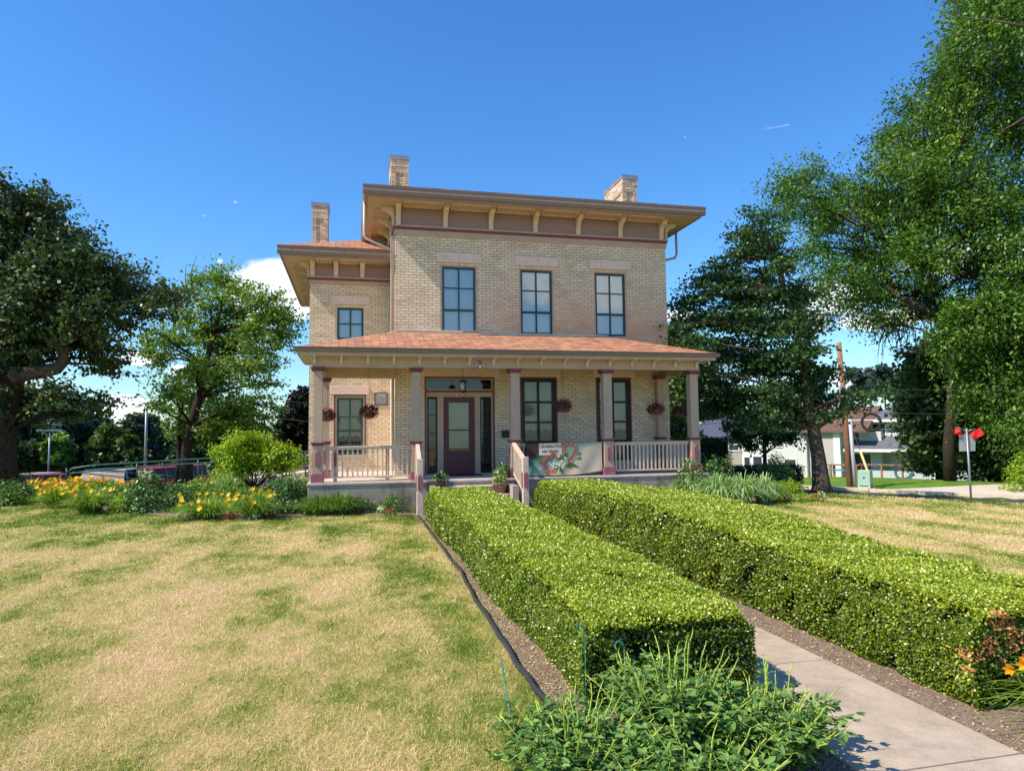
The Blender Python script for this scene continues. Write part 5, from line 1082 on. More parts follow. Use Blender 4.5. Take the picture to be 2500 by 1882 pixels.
# ================================================================== TREES
def tree(name, label, base, trunk, blobs, mat, bark, n, ls, lw=.6, cl=40, cr=.34, droop=0., group=None, limbs=True, yjit=0., twig=True, cat='tree', thin=.0, flat=.75, outer=.5, minlimb=.02, radial=0., cv=.16):
    """trunk: [(point, r)...]; blobs: [(Vector, R)]"""
    t = thing(name, label, cat, base, group=group); b = MB()
    b.tube([p for p, r in trunk], [r for p, r in trunk], 10)
    tp = [p for p, r in trunk]; tr = [r for p, r in trunk]
    C = np.array([tuple(c) for c, r in blobs]); RR = np.array([r for c, r in blobs])
    nc = max(len(blobs), n//cl); ids = rng.choice(len(blobs), nc, p=RR**1.75/(RR**1.75).sum()); dd = rdir(nc, .12)
    rad = (rng.random(nc)**outer)[:, None]*1.14; P = C[ids]+dd*RR[ids][:, None]*rad*np.array([[1, 1, .85]])
    lm = []
    if limbs:
        for c, r in blobs:
            # attach to the nearest sensible trunk point below
            best = min(range(len(tp)), key=lambda i: (tp[i]-c).length+(3*max(0, tp[i].z-c.z+.3))-(.0 if i else -3)); s_ = tp[best]; r0_ = min(tr[best]*.55, .05+.06*r); d = c-s_
            mid = s_+d*.5+Vector((random.uniform(-.1, .1), random.uniform(-.1, .1), .06-.10*droop))*d.length
            q1 = s_+d*.25+Vector((0, 0, .03))*d.length; pts = [s_, q1*.6+(s_+(mid-s_)*.5)*.4, mid, c+(mid-c)*.35+Vector((random.uniform(-.05, .05)*d.length, 0, 0)), c]
            b.tube(pts, [r0_, r0_*.8, r0_*.6, r0_*.42, r0_*.28], 6); lm.append((pts, r0_*.28))
        if twig:
            step = max(1, nc//700)
            for i in range(0, nc, step):
                c, q = Vector(C[ids[i]]), Vector(P[i]); src = c+(lm[ids[i]][0][3]-c)*random.random(); mid = (src+q)/2+Vector((random.gauss(0, .07), random.gauss(0, .07), random.gauss(.04, .05)))*(q-src).length
                rr = max(.008, minlimb*.6); b.tube([src, mid, q], [rr, rr*.7, rr*.35], 4, False)
    b.build('trunk', bark, t)
    # leaves
    k = np.maximum(4, rng.poisson(cl, nc)); idx = np.repeat(np.arange(nc), k); m = len(idx); crr = cr*rng.uniform(.6, 1.25, nc)
    axs = unit(dd*np.array([[1, 1, .55]])+.45*rng.normal(size=(nc, 3))+np.array([[0, 0, .12]])); ax0 = np.array(tp[len(tp)//2]); rd = P-ax0; rd[:, 2] = 0; axs = unit(axs*(1-radial)+(unit(rd)+.28*rng.normal(size=(nc, 3))*np.array([[1, 1, .5]]))*radial); off = (axs[idx]*np.clip(rng.normal(size=(m, 1)), -1.5, 1.5)*.95+np.clip(rng.normal(size=(m, 3)), -1.7, 1.7)*np.array([[.33, .33, .33*flat]]))*crr[idx][:, None]; Q = P[idx]+off; Q[:, 2] -= droop*np.abs(rng.normal(size=m))*crr[idx]
    N = unit(rdir(m, .75)+off*.0+dd[idx]*.35); T = unit(rdir(m)+np.array([[0, 0, -.5*(1+droop)]])+dd[idx]*.5)
    cb = rng.normal(0, cv, nc); rn = np.clip(.45+cb[idx]+.16*rng.normal(size=m), 0, .97); rn = np.where(rng.random(m) < .01, 1., rn)
    l = ls*rng.uniform(.6, 1.35, m); V, Fq, kk = leaves(Q, N, T, l, l*lw, .04); npmesh('crown', V, Fq, mat, t, rnd=np.repeat(rn, kk))
    return t
def BL(lst, Y=None, dist=None, jit=0.):
    o = []
    for q in lst:
        px, py, r = q[:3]; yo = q[3] if len(q) > 3 else random.uniform(-jit, jit)
        p = A(px, py, Y+yo) if Y is not None else D(px, py, dist+yo)
        o.append((p, r*1.1302/1678*math.hypot(p.x, p.y)*1.0))
    return o
def TP(lst, Y=None, dist=None):
    o = []
    for q in lst:
        p = A(q[0], q[1], Y+(q[3] if len(q) > 3 else 0)) if Y is not None else D(q[0], q[1], dist+(q[3] if len(q) > 3 else 0)); o.append((p, q[2]))
    return o
tree('lime_shrub', 'bright lime green shrub tree with a spreading crown left of the porch', (B0.x, B0.y, 0), [(Vector((B0.x, B0.y, -.05)), .045), (Vector((B0.x+.02, B0.y, .40)), .035)],
     [(Vector((a, b_, c-.03)), r*.9) for a, b_, c, r in sh], M['chart'], M['barkd'], 9500, .105, .42, 13, .21, outer=.6, flat=.6, minlimb=.004)
# oak at the left
YO = 29.
tb = TP([(2, 1060, .70), (2, 1010, .52), (4, 940, .46), (14, 860, .44), (20, 800, .42), (16, 740, .36), (10, 660, .34), (25, 560, .22), (40, 480, .10)], Y=YO)
oak = tree('oak_tree', 'huge dark oak with a thick trunk and crooked limb at the left edge', (tb[0][0].x, YO, 0), tb,
     BL([(0, 470, 60), (55, 455, 52), (90, 445, 34), (118, 505, 42), (130, 560, 55), (178, 560, 46), (50, 545, 70), (225, 590, 42), (270, 620, 40), (255, 660, 48), (325, 640, 34), (362, 640, 24), (340, 675, 30), (150, 640, 62), (60, 660, 70), (200, 690, 46), (290, 705, 20), (10, 740, 60), (95, 740, 44), (165, 745, 34), (222, 770, 32), (250, 790, 20), (215, 735, 30), (130, 700, 40), (60, 590, 60),
         (130, 868, 30), (165, 880, 30), (205, 870, 22), (60, 880, 34), (95, 860, 26), (232, 868, 9), (-70, 500, 90), (-90, 640, 110), (-60, 760, 80), (-150, 560, 100), (-40, 860, 60), (-2, 388, 9), (0, 410, 16), (25, 420, 16), (5, 620, 60), (300, 590, 10)], Y=YO, jit=2.2),
     M['oak'], M['barkd'], 90000, .15, .75, 50, .48, outer=.62, flat=.45, radial=.4)
b = MB(); lp = TP([(26, 815, .30), (60, 806, .27), (92, 803, .25), (122, 796, .23), (137, 780, .20), (138, 762, .17), (122, 748, .15), (112, 738, .12), (105, 715, .08), (112, 690, .05)], Y=YO-.6)
b.tube([p for p, r in lp], [r for p, r in lp], 10); b.build('limb', M['bark'], oak)
# light maple
YM = 35.
tree('maple_tree', 'light green open crowned tree left of the house with forked dark trunk', (A(402, 1040, YM).x, YM, -.9), TP([(405, 1062, .36), (402, 1020, .29), (406, 960, .26), (412, 920, .22), (430, 860, .17), (445, 790, .13), (460, 720, .12), (480, 650, .07)], Y=YM),
     BL([(430, 607, 26), (402, 630, 14), (480, 608, 34), (520, 628, 26), (455, 660, 40), (515, 680, 46), (570, 652, 34), (600, 672, 28), (622, 690, 24), (560, 715, 50), (612, 728, 26), (395, 690, 30), (440, 720, 48), (500, 750, 50), (380, 745, 34), (345, 722, 22), (318, 735, 14), (340, 775, 22), (318, 760, 12), (420, 800, 48), (540, 790, 46), (585, 790, 22), (480, 820, 50), (575, 830, 20), (370, 850, 28), (340, 880, 16), (420, 870, 48), (500, 890, 48), (560, 870, 30), (395, 925, 34), (460, 930, 30), (530, 930, 26), (582, 898, 10), (590, 755, 16), (500, 580, 8), (635, 715, 8)], Y=YM, jit=2.2),
     M['maple'], M['barkd'], 38000, .135, .8, 30, .50, outer=.62, flat=.4, radial=.55)
for pts, yy in (([(385, 1060, .2), (388, 1000, .17), (388, 920, .15), (392, 860, .12), (385, 800, .07)], YM+.8), ([(418, 640, .04), (412, 590, .02), (425, 552, .008)], YM), ([(408, 640, .04), (400, 605, .02), (402, 570, .008)], YM)):
    b = MB(); lp = TP(pts, Y=yy); b.tube([p for p, r in lp], [r for p, r in lp], 6); b.build('limb', M['barkd'], [q for q in bpy.data.objects if q.name.startswith('maple_tree')][0])
# background trees on the left
gb = 'trees beyond the parking lot'
def bgtree(px, py, r, Y, mat, label, n=9000, ls=.34, name='background_tree', rows=None, zb=None, grp=gb):
    c = A(px, py, Y); R = r*1.1302/1678*math.hypot(c.x, c.y); zb = tz1(c.x, Y) if zb is None else zb; bs = []
    for k in range(9):
        a = random.uniform(0, 2*pi); f = random.uniform(.2, .62); bs.append((c+Vector((R*f*math.cos(a), R*f*math.sin(a), R*random.uniform(-.62, .62))), R*random.uniform(.32, .5)))
    bs.append((c, R*.6))
    tree(name, label, (c.x, Y, zb), [(Vector((c.x, Y, zb-.3)), R*.07), (Vector((c.x, Y, c.z)), R*.04)], bs, M[mat], M['barkd'], n, ls, .75, 40, R*.16, group=grp, twig=False, outer=.42)
for a in ((20, 905, 60, 62, 'far', 'dark tree beyond the lot, directly behind the oak trunk'), (90, 900, 50, 66, 'far', 'dark tree beyond the lot behind the lamp with twin heads'), (150, 915, 48, 60, 'pine', 'grey green conifer like tree in the far row right of the lamp'), (200, 930, 38, 64, 'far', 'dull green rounded tree in the far row, second left of the yellow green one'),
          (248, 955, 34, 58, 'fary', 'yellow green rounded tree in the far row left of the forked maple'), (305, 945, 44, 60, 'pine', 'pale grey green tree in the far row just left of the forked trunk'), (350, 960, 38, 66, 'far', 'dark tree directly behind the forked trunk'), (455, 955, 46, 64, 'far', 'dark tree between the forked trunk and the lime shrub'),
          (515, 930, 44, 60, 'far', 'tall dark tree in the far row above the lime shrub'), (560, 945, 30, 70, 'far', 'small dark tree in the far row left of the purple one'), (-40, 930, 70, 60, 'far', 'dark tree at the left picture edge behind the oak'), (120, 975, 30, 56, 'shrubl', 'small lit bush like tree behind the parked cars on the left'), (60, 985, 30, 56, 'far', 'low dark tree behind the leftmost parked car'),
          (400, 990, 34, 58, 'far', 'low dark tree behind the forked trunk base'), (300, 1000, 26, 57, 'far', 'low dark tree behind the silver parked cars'), (200, 1000, 30, 57, 'far', 'low dark tree behind the ramp rails'), (500, 1000, 34, 57, 'far', 'low dark tree behind the flatbed beside the lime shrub'), (600, 1000, 34, 56, 'far', 'low dark tree behind the brick wing corner')):
    bgtree(*a)
bgtree(640, 905, 40, 46, 'redmaple', 'very dark purple green maple hidden partly by the brick wing', 12000, .2); bgtree(622, 965, 44, 46, 'redmaple', 'lower dark purple green tree left of the brick wing', 12000, .2)
bgtree(668, 880, 44, 45, 'redmaple', 'dark purple tree directly behind the brick wing', 9000, .2)
# right: linden
tl = TP([(1776, 1066, .34), (1774, 1045, .27), (1768, 990, .215), (1758, 930, .19), (1748, 890, .165), (1738, 800, .115), (1722, 720, .085), (1700, 640, .06), (1672, 560, .04), (1652, 500, .02)], dist=23.6)
tl[0] = (Vector((tl[0][0].x, tl[0][0].y, -.1)), .35)
tree('linden_tree', 'leafy dark green street tree leaning slightly left right of the porch', (tl[0][0].x, tl[0][0].y, 0), tl,
     BL([(1650, 468, 16), (1640, 485, 20), (1620, 500, 20), (1600, 525, 24), (1662, 520, 26), (1640, 548, 34), (1590, 562, 24), (1562, 578, 18), (1535, 600, 14), (1505, 640, 14), (1480, 668, 10), (1680, 560, 22), (1575, 610, 34), (1630, 620, 46), (1530, 632, 24), (1500, 612, 12), (1490, 655, 18), (1515, 690, 30), (1570, 690, 46), (1640, 705, 54), (1700, 690, 34), (1515, 740, 26), (1560, 770, 44), (1630, 790, 52), (1700, 770, 42), (1740, 760, 28), (1540, 830, 38), (1600, 860, 44), (1670, 860, 46), (1735, 840, 36), (1790, 870, 26), (1830, 862, 20), (1862, 868, 14), (1800, 895, 18), (1710, 905, 26), (1650, 905, 26), (1545, 880, 26), (1780, 800, 20), (1510, 790, 18), (1880, 842, 9), (1725, 640, 34), (1745, 700, 36), (1690, 580, 26), (1715, 790, 36), (1690, 640, 30), (1755, 830, 30), (1600, 660, 30), (1480, 700, 10), (1545, 590, 10)], dist=23.6, jit=1.6),
     M['linden'], M['bark'], 54000, .10, .85, 46, .44, outer=.62, flat=.32, radial=.8, cv=.18)
# honey locust
dl = 40.
tt = TP([(2052, 1040, .30), (2050, 960, .27), (2056, 880, .26), (2062, 800, .25), (2050, 740, .26), (2028, 690, .23), (2008, 640, .20), (1985, 590, .16), (1960, 560, .12)], dist=dl)
lc = tree('honey_locust_tree', 'towering feathery honey locust filling the right side of the picture', (tt[0][0].x, tt[0][0].y, tz1(tt[0][0].x, tt[0][0].y)), tt,
     BL([(2140, 15, 50, -5), (2212, 40, 80, -6), (2085, 18, 36), (2062, 70, 34), (2048, 125, 38), (2012, 178, 34), (1962, 235, 28), (1922, 285, 26), (2120, 70, 46), (2100, 200, 50), (2040, 320, 50), (1975, 420, 44), (2100, 120, 46), (2180, 150, 90), (2060, 160, 30), (2050, 205, 52), (2010, 255, 48), (1962, 270, 24), (1950, 315, 40), (1895, 300, 18), (2080, 270, 80), (2190, 290, 90), (1930, 370, 56), (1880, 345, 20), (2010, 380, 80), (2110, 390, 90), (2210, 430, 90), (1862, 400, 34), (1800, 402, 28), (1750, 360, 26), (1722, 385, 34), (1690, 405, 30), (1745, 425, 46), (1700, 450, 26), (1800, 450, 46), (1870, 460, 56), (1960, 480, 66), (2060, 490, 70), (1752, 490, 36), (1735, 530, 26), (1780, 535, 36), (1840, 530, 46), (1910, 555, 42), (2000, 560, 40), (2090, 580, 50), (2190, 540, 60),
         (1790, 590, 30), (1760, 600, 24), (1840, 600, 36), (1830, 650, 28), (1880, 640, 36), (1780, 650, 20), (1910, 690, 28), (1870, 690, 20), (1960, 670, 36), (1900, 610, 40), (1960, 620, 44), (2010, 640, 40), (2000, 540, 50), (1940, 520, 40), (1860, 560, 34), (1990, 450, 50), (2060, 430, 50), (2140, 480, 60), (2120, 560, 50), (1900, 430, 40), (1780, 470, 34), (2060, 650, 44), (2130, 660, 50), (2200, 650, 60), (2290, 200, 110), (2300, 420, 110), (2300, 620, 100), (2260, -40, 120), (2160, -60, 90)], dist=dl, jit=3.),
     M['locust'], M['barkd'], 150000, .20, .42, 60, .78, droop=.45, outer=.62, flat=.5, radial=.4, cv=.22)
for pts, dd_ in (([(2212, 640, .20), (2190, 560, .16), (2184, 500, .13), (2190, 430, .09)], .5), ([(2050, 740, .2), (2120, 650, .16), (2180, 560, .12)], .5), ([(2020, 680, .2), (1940, 640, .13), (1890, 600, .09), (1860, 560, .06)], .5), ([(2010, 650, .14), (2030, 580, .1), (2035, 520, .07)], .5), ([(1960, 560, .12), (1900, 500, .09), (1830, 460, .05)], .5),
                  ([(2212, 58, .05), (2150, 45, .035), (2080, 38, .02), (2030, 25, .012), (2000, 15, .006)], 8), ([(2120, 60, .03), (2060, 80, .02), (2010, 120, .008)], 8), ([(2212, 255, .05), (2180, 275, .03), (2155, 285, .012)], 8), ([(2080, 38, .018), (2060, 10, .01), (2040, -10, .005)], 8)):
    b = MB(); lp = TP(pts, dist=dl-dd_); b.tube([p for p, r in lp], [r for p, r in lp], 7); b.build('limb', M['bark'], lc)
for k in range(22):     # bare hanging twigs below the crown
    px, py = random.uniform(1905, 2010), random.uniform(680, 720); p0 = D(px, py, dl-1); p1 = p0+Vector((random.uniform(-.7, .3), 0, -random.uniform(.8, 2.2))); md = (p0+p1)/2+Vector((random.uniform(-.4, .4), 0, .2)); b = MB(); b.tube([p0, md, p1], [.03, .02, .006], 4)
    for j_ in range(3): q = md.lerp(p1, random.random()); b.tube([q, q+Vector((random.uniform(-.5, .5), 0, -random.uniform(.1, .6)))], [.012, .005], 3)
    b.build('bare_twig', M['bark'], lc)
tree('honey_locust_tree', 'bright green drooping locust boughs at the right edge, nearer than the towering one', (D(2330, 1040, 38).x, D(2330, 1040, 38).y, -1.2), TP([(2330, 1060, .4), (2320, 900, .34), (2290, 760, .26), (2230, 690, .14)], dist=38),
     BL([(2075, 690, 40), (2110, 665, 40), (2160, 690, 50), (2212, 700, 60), (2095, 740, 46), (2150, 770, 50), (2210, 790, 60), (2060, 740, 30), (2035, 715, 18), (2130, 830, 40), (2190, 860, 46), (2110, 850, 26), (2212, 620, 40), (2290, 760, 90), (2290, 900, 80), (2190, 640, 14)], dist=38, jit=1.8), M['locust'], M['barkd'], 66000, .195, .42, 56, .70, droop=.6, outer=.6, cv=.2)
tree('norway_maple', 'dense dark broadleaf tree below the locust in front of the grey house', (D(2035, 1040, 45).x, D(2035, 1040, 45).y, tz1(*D(2035, 1040, 45).xy)), TP([(2036, 1050, .36), (2034, 1000, .32), (2040, 900, .26), (2050, 820, .16)], dist=45),
     BL([(2000, 770, 30), (2045, 790, 44), (2090, 840, 50), (1995, 820, 34), (1985, 870, 34), (2020, 870, 46), (2070, 920, 56), (1975, 920, 26), (2005, 940, 40), (1990, 978, 22), (2020, 985, 26), (2120, 930, 50), (2160, 900, 50), (2180, 980, 50), (2212, 940, 60), (2100, 985, 36), (2150, 1010, 30), (2200, 1020, 26), (1990, 1005, 12), (2250, 1000, 60), (2020, 820, 30), (2140, 860, 40), (1975, 800, 14)], dist=45, jit=2.), M['oak'], M['barkd'], 60000, .24, .85, 40, .62, outer=.5, radial=.4, flat=.5)
# small sapling
tree('sapling', 'small thin trunked tree in front of the white gabled house', (D(1652, 1030, 30).x, D(1652, 1030, 30).y, -1.2), TP([(1652, 1045, .09), (1652, 980, .075), (1650, 930, .06), (1648, 890, .04)], dist=30),
     BL([(1605, 905, 18), (1575, 888, 12), (1556, 882, 8), (1635, 890, 24), (1680, 905, 22), (1640, 925, 22), (1600, 940, 18), (1570, 920, 10), (1690, 940, 18), (1715, 945, 12), (1660, 945, 14), (1620, 960, 10)], dist=30, jit=.8), M['linden'], M['barkd'], 9000, .12, .6, 22, .26)
tree('background_tree', 'sunlit yellow green tree just right of the porch roof', (D(1470, 1000, 38).x, D(1470, 1000, 38).y, -1.), [(D(1475, 1060, 38), .2), (D(1475, 800, 38), .1)],
     BL([(1455, 722, 16), (1462, 750, 20), (1490, 735, 14), (1480, 770, 22), (1505, 760, 14), (1460, 800, 24), (1490, 820, 30), (1455, 860, 26), (1480, 890, 34), (1460, 930, 26), (1490, 950, 24), (1520, 820, 20), (1450, 700, 7)], dist=38, jit=1.5), M['fary'], M['barkd'], 16000, .2, .8, 34, .4, group='trees beyond the street')
gs = 'trees beyond the street'
for (px, py, r, d_, mt, lb) in ((1860, 830, 30, 95, 'pine', 'pale green tree beyond the grey house roof, left of the pair'), (1910, 822, 34, 90, 'pine', 'pale green tree beyond the grey house roof, right of the pair'), (1560, 880, 44, 85, 'far', 'dark tree behind the slate roofed house'), (1680, 860, 40, 85, 'far', 'dark tree behind the white gable'), (1960, 850, 44, 85, 'far', 'dark tree behind the grey house gable'), (2120, 880, 60, 80, 'far', 'tall dark tree behind the right end of the grey house'), (2200, 960, 60, 75, 'far', 'dark tree at the far right behind the driveway'), (2260, 900, 80, 70, 'far', 'dark tree beyond the right picture edge'), (2150, 1000, 34, 62, 'yew', 'very dark low tree right of the grey house behind the sign')):
    c = D(px, py, d_); bgtree(px, py, r, c.y, mt, lb, 9000, .34, zb=-3.2, grp=gs)
c = D(2215, 1025, 34); mound('bush', 'small bright green bush beside the driveway at the right edge', 'bush', (c.x, c.y), 1.6, 1.5, M['chart'], 900, .14)
def leafband(name, label, cat, x0, x1, y0, y1, zf, n, ls, mat):
    P = np.stack([rng.uniform(x0, x1, n), rng.uniform(y0, y1, n), np.zeros(n)], 1); h = zf(P[:, 0], P[:, 1]); P[:, 2] = tz(P[:, 0], P[:, 1])+h*rng.random(n)
    V, Fq, k = leaves(P, unit(rdir(n, .5)+np.array([[0, -.5, 0]])), rdir(n), ls*rng.uniform(.6, 1.3, n), ls*.6); return tag(npmesh(name, V, Fq, mat, rnd=np.repeat(rng.random(n), k)), label, cat, kind='stuff')
leafband('undergrowth', 'dark undergrowth at the foot of the trees beyond the parking lot', 'undergrowth', -62, 18, 61, 65, lambda x, y: 3.2+1.2*np.sin(x*.7)+.8*np.sin(x*1.9), 26000, .5, M['far'])
leafband('ground_cover', 'dark ivy ground cover in the shade under the oak', 'ground cover', -26, -7.5, 25.2, 38, lambda x, y: .35+.1*np.sin(x*3+y), 30000, .12, M['shrub'])
leafband('undergrowth', 'dark undergrowth behind the houses across the street', 'undergrowth', 30, 95, 70, 90, lambda x, y: 5+1.2*np.sin(x*.7), 16000, .6, M['far'])
gsd = 'shaded shrubs under the oak'
for px, py, w_, h_, lb in ((12, 1090, 70, 40, 'dark shaded shrub at the left picture edge under the oak'), (48, 1086, 46, 30, 'low dark shaded plant between the edge shrub and the first daylilies'), (60, 1060, 80, 34, 'dark shrub behind the first daylilies under the oak')):
    mound('shrub', lb, 'shrub', gxy(px, py), wpx(px, py, w_), wpx(px, py, h_), M['shrub'], 1100, .11, group=gsd)
# ================================================================== STREET THINGS
def up(px, py, d): p = D(px, py, d); return p
p0 = up(1839, 1056, 33.5); p1 = up(1812, 740, 33.5)
pole = thing('utility_pole', 'tall orange brown wooden utility pole with grey conduit across the street', 'utility pole', (p0.x, p0.y, tz1(p0.x, p0.y)))
b = MB(); b.tube([Vector((p0.x, p0.y, -1.2)), p0.lerp(p1, .5), p1], [.155, .13, .10], 12); t = NT('weathered pole wood'); n = t.noise(t.pos(), 3, 6, .7, (3, 3, .3)); M['pole'] = t.done(t.bsdf(t.ramp(n, [(.3, (.22, .11, .06)), (.6, (.38, .20, .11)), (.8, (.45, .36, .30))]), .9, .1)); b.build('shaft', M['pole'], pole)
b = MB(); q0 = up(1848, 1056, 33.3); q1 = up(1836, 905, 33.3); b.tube([q0, q1], .075, 8); b.build('conduit', paint('grey conduit', (.50, .52, .56), .05, .4, .5, 3), pole)
b = MB()
for px, py, r in ((1803, 858, .16), (1806, 888, .13), (1812, 835, .10)): q = up(px, py, 33.2); b.lathe(q.x, q.y, [(r*.6, q.z-.2), (r, q.z-.12), (r, q.z+.12), (r*.6, q.z+.18)], 10)
b.build('insulator', M['white'], pole)
q0 = up(1889, 1057, 32.9); q1 = up(1840, 925, 33.4); b = MB(); b.tube([q0, q0.lerp(q1, .62)], .05, 8); b.build('guy_guard', paint('yellow guy guard', (.66, .55, .22), .05, .5, .4, 3), pole); b = MB(); b.tube([q0.lerp(q1, .6), q1.lerp(q0, -.35)], .014, 5); b.build('guy_wire', M['steel'], pole)
b = MB()
for k, (py, ex) in enumerate(((842, -26), (890, -26))):
    a_ = up(1812, py, 33.5); e_ = a_+Vector((-26, 14, .3)); pts = [a_.lerp(e_, i/10)+Vector((0, 0, -.9*math.sin(pi*i/10))) for i in range(11)]; b.tube(pts, .012, 4, False); e_ = a_+Vector((30, -38, .5)); pts = [a_.lerp(e_, i/10)+Vector((0, 0, -.9*math.sin(pi*i/10))) for i in range(11)]; b.tube(pts, .012, 4, False)
b.build('cable', M['iron'], pole)
def local_thing(name, label, cat, p, rz, group=None): return thing(name, label, cat, (p[0], p[1], p[2]), rz, group)
RZS = math.atan2(SU.y, SU.x)
pb = up(1870, 1056, 33.0); tb_ = local_thing('transformer_box', 'pale green utility transformer cabinet beside the pole', 'utility box', (pb.x, pb.y, tz1(pb.x, pb.y)), RZS+.1)
b = MB(); b.prism([(-.30, 0), (.30, 0), (.30, .80), (-.24, .80)], -.24, .24, 'x'); b.build('cabinet', paint('transformer green', (.34, .52, .40), .04, .5, .4, 2), tb_, bevel=.02)
b = MB(); b.box(-.30, .30, -.36, .36, -.1, .03); b.build('pad', M['kerb'], tb_); b = MB(); b.box(-.16, .16, -.30, -.291, .14, .17); b.box(-.03, .03, -.279, -.268, .46, .52); b.build('marking', M['iron'], tb_)
# sign seen from the back with two red flags
sp = G(2098, 1076); zs0 = tz1(sp.x, sp.y); ds_ = math.hypot(sp.x, sp.y); sg = thing('street_sign', 'grey back of a street sign on a leaning post topped by two red flags', 'street sign', (sp.x, sp.y, zs0))
tpz = D(2088, 925, ds_); b = MB(); b.tube([Vector((sp.x, sp.y, zs0-.1)), tpz], .032, 6); b.build('post', M['steel'], sg)
rt = Vector((math.cos(math.atan2(sp.x, sp.y)), -math.sin(math.atan2(sp.x, sp.y)), 0)); fwd = Vector((rt.y*-1, rt.x, 0))
def plate(name, pts, mat, off, th=.006):
    b = MB(); P = [D(px, py, ds_) for px, py in pts]; n = fwd*off; a = [p+n for p in P]; c = [p+n+fwd*th for p in P]; k = len(P); b.add([tuple(v) for v in a+c], [tuple(range(k)), tuple(range(2*k-1, k-1, -1))]+[(i, (i+1) % k, k+(i+1) % k, k+i) for i in range(k)]); b.build(name, mat, sg)
plate('sign_panel', [(2071, 939), (2107, 939), (2107, 974), (2072, 975)], M['steel'], .04)
rf = paint('red flag cloth', (.55, .025, .025), .25, .7, .2, 8, grain=False)
def flag(pts, off, ph):
    b = MB(); b.smooth = True; P = [D(px, py, ds_-.05) for px, py in pts]; n = 8; vs = []
    for j in range(n+1):
        for i in range(n+1):
            u, v = i/n, j/n; q = (P[0]*(1-u)+P[1]*u)*(1-v)+(P[3]*(1-u)+P[2]*u)*v; q = q+fwd*(off+.03*math.sin(u*6+v*4+ph)); vs.append(tuple(q))
    b.add(vs, [(j*(n+1)+i, j*(n+1)+i+1, (j+1)*(n+1)+i+1, (j+1)*(n+1)+i) for j in range(n) for i in range(n)]); b.build('flag', rf, sg)
flag([(2063, 921), (2081, 935), (2074, 942), (2062, 937)], -.03, 0); flag([(2094, 936), (2117, 923), (2127, 938), (2104, 950)], -.03, 2)
b = MB(); b.tube([D(2088, 932, ds_), D(2108, 926, ds_)], .01, 5); b.tube([D(2088, 932, ds_), D(2066, 922, ds_)], .01, 5); b.build('flag_stick', M['steel'], sg)
# lamps in the lot
def lamp(px, pyt, pyb, d_, label, heads=1):
    p = D(px, pyt, d_); z0 = tz1(p.x, p.y); t = thing('lamp_post', label, 'lamp post', (p.x, p.y, z0), group='lamp posts in the parking lot'); b = MB(); b.tube([Vector((p.x, p.y, z0)), p], [.09, .06], 8); b.build('post', M['steel'], t)
    for s_ in ((-1, 1) if heads == 2 else (1,)):
        b = MB(); b.box(min(p.x, p.x+s_*.75)+.05*s_, max(p.x, p.x+s_*.75), p.y-.15, p.y+.15, p.z-.04, p.z+.08); b.build('lamp_head', M['steel'], t)
lamp(108, 930, 1010, 58, 'thin lamp post with two flat heads behind the parked cars', 2); lamp(491, 890, 1000, 60, 'thin lamp post above the lime green shrub', 2)
p = D(317, 868, 50); tp_ = thing('lot_pole', 'plain slim grey pole rising left of the forked maple trunk', 'pole', (p.x, p.y, -1.05)); b = MB(); b.tube([Vector((p.x, p.y, -1.1)), p], [.10, .07], 8); b.build('shaft', M['steel'], tp_)
# ramp with green rails
rp = thing('ramp', 'concrete access ramp with green pipe rails left of the porch', 'ramp', (-6, 25, 0))
YR = 24.6; c0 = A(668, 1043, YR); c1 = A(60, 1062, YR)
zl = lambda x: np.interp(x, [-16, -6, -1.4], [-.15, .22, .70])
b = MB()
for x in np.arange(-5.5, -1.5, 1.0):
    x1_ = min(x+1, -1.4); b.add([(x, YR+.02, -.6), (x1_, YR+.02, -.6), (x1_, YR+1.5, -.6), (x, YR+1.5, -.6), (x, YR+.02, float(zl(x))), (x1_, YR+.02, float(zl(x1_))), (x1_, YR+1.5, float(zl(x1_))), (x, YR+1.5, float(zl(x)))], [(4, 5, 6, 7), (0, 1, 5, 4), (2, 3, 7, 6)])
b.build('slab', M['deck'], rp)
def railz(pxs, Y, r=.028, name='rail'):
    b = MB(); b.tube([A(px, py, Y) for px, py in pxs], r, 7); b.build(name, M['railgreen'], rp)
railz([(676, 973.5), (610, 979), (490, 987), (428, 991), (300, 999), (210, 1004), (158, 1011), (145, 1020)], YR); railz([(676, 981), (610, 986), (490, 997), (428, 1000), (300, 1008), (200, 1017), (150, 1023)], YR)
railz([(676, 985.5), (630, 988)], YR+1.5); railz([(676, 990), (630, 993)], YR+1.5)
railz([(155, 1020), (200, 1024), (268, 1031), (300, 1036)], YR+2.2, .02); railz([(200, 1016), (280, 1021), (372, 1028), (375, 1040)], YR+2.2, .02)
for px, y0_, y1_ in ((428, 991, 1046), (296, 999, 1044), (144, 1011, 1040), (610, 979, 1040), (660, 974, 1030)):
    b = MB(); b.tube([A(px, y0_, YR), A(px, y1_, YR)], .026, 6); b.build('rail_post', M['railgreen'], rp)
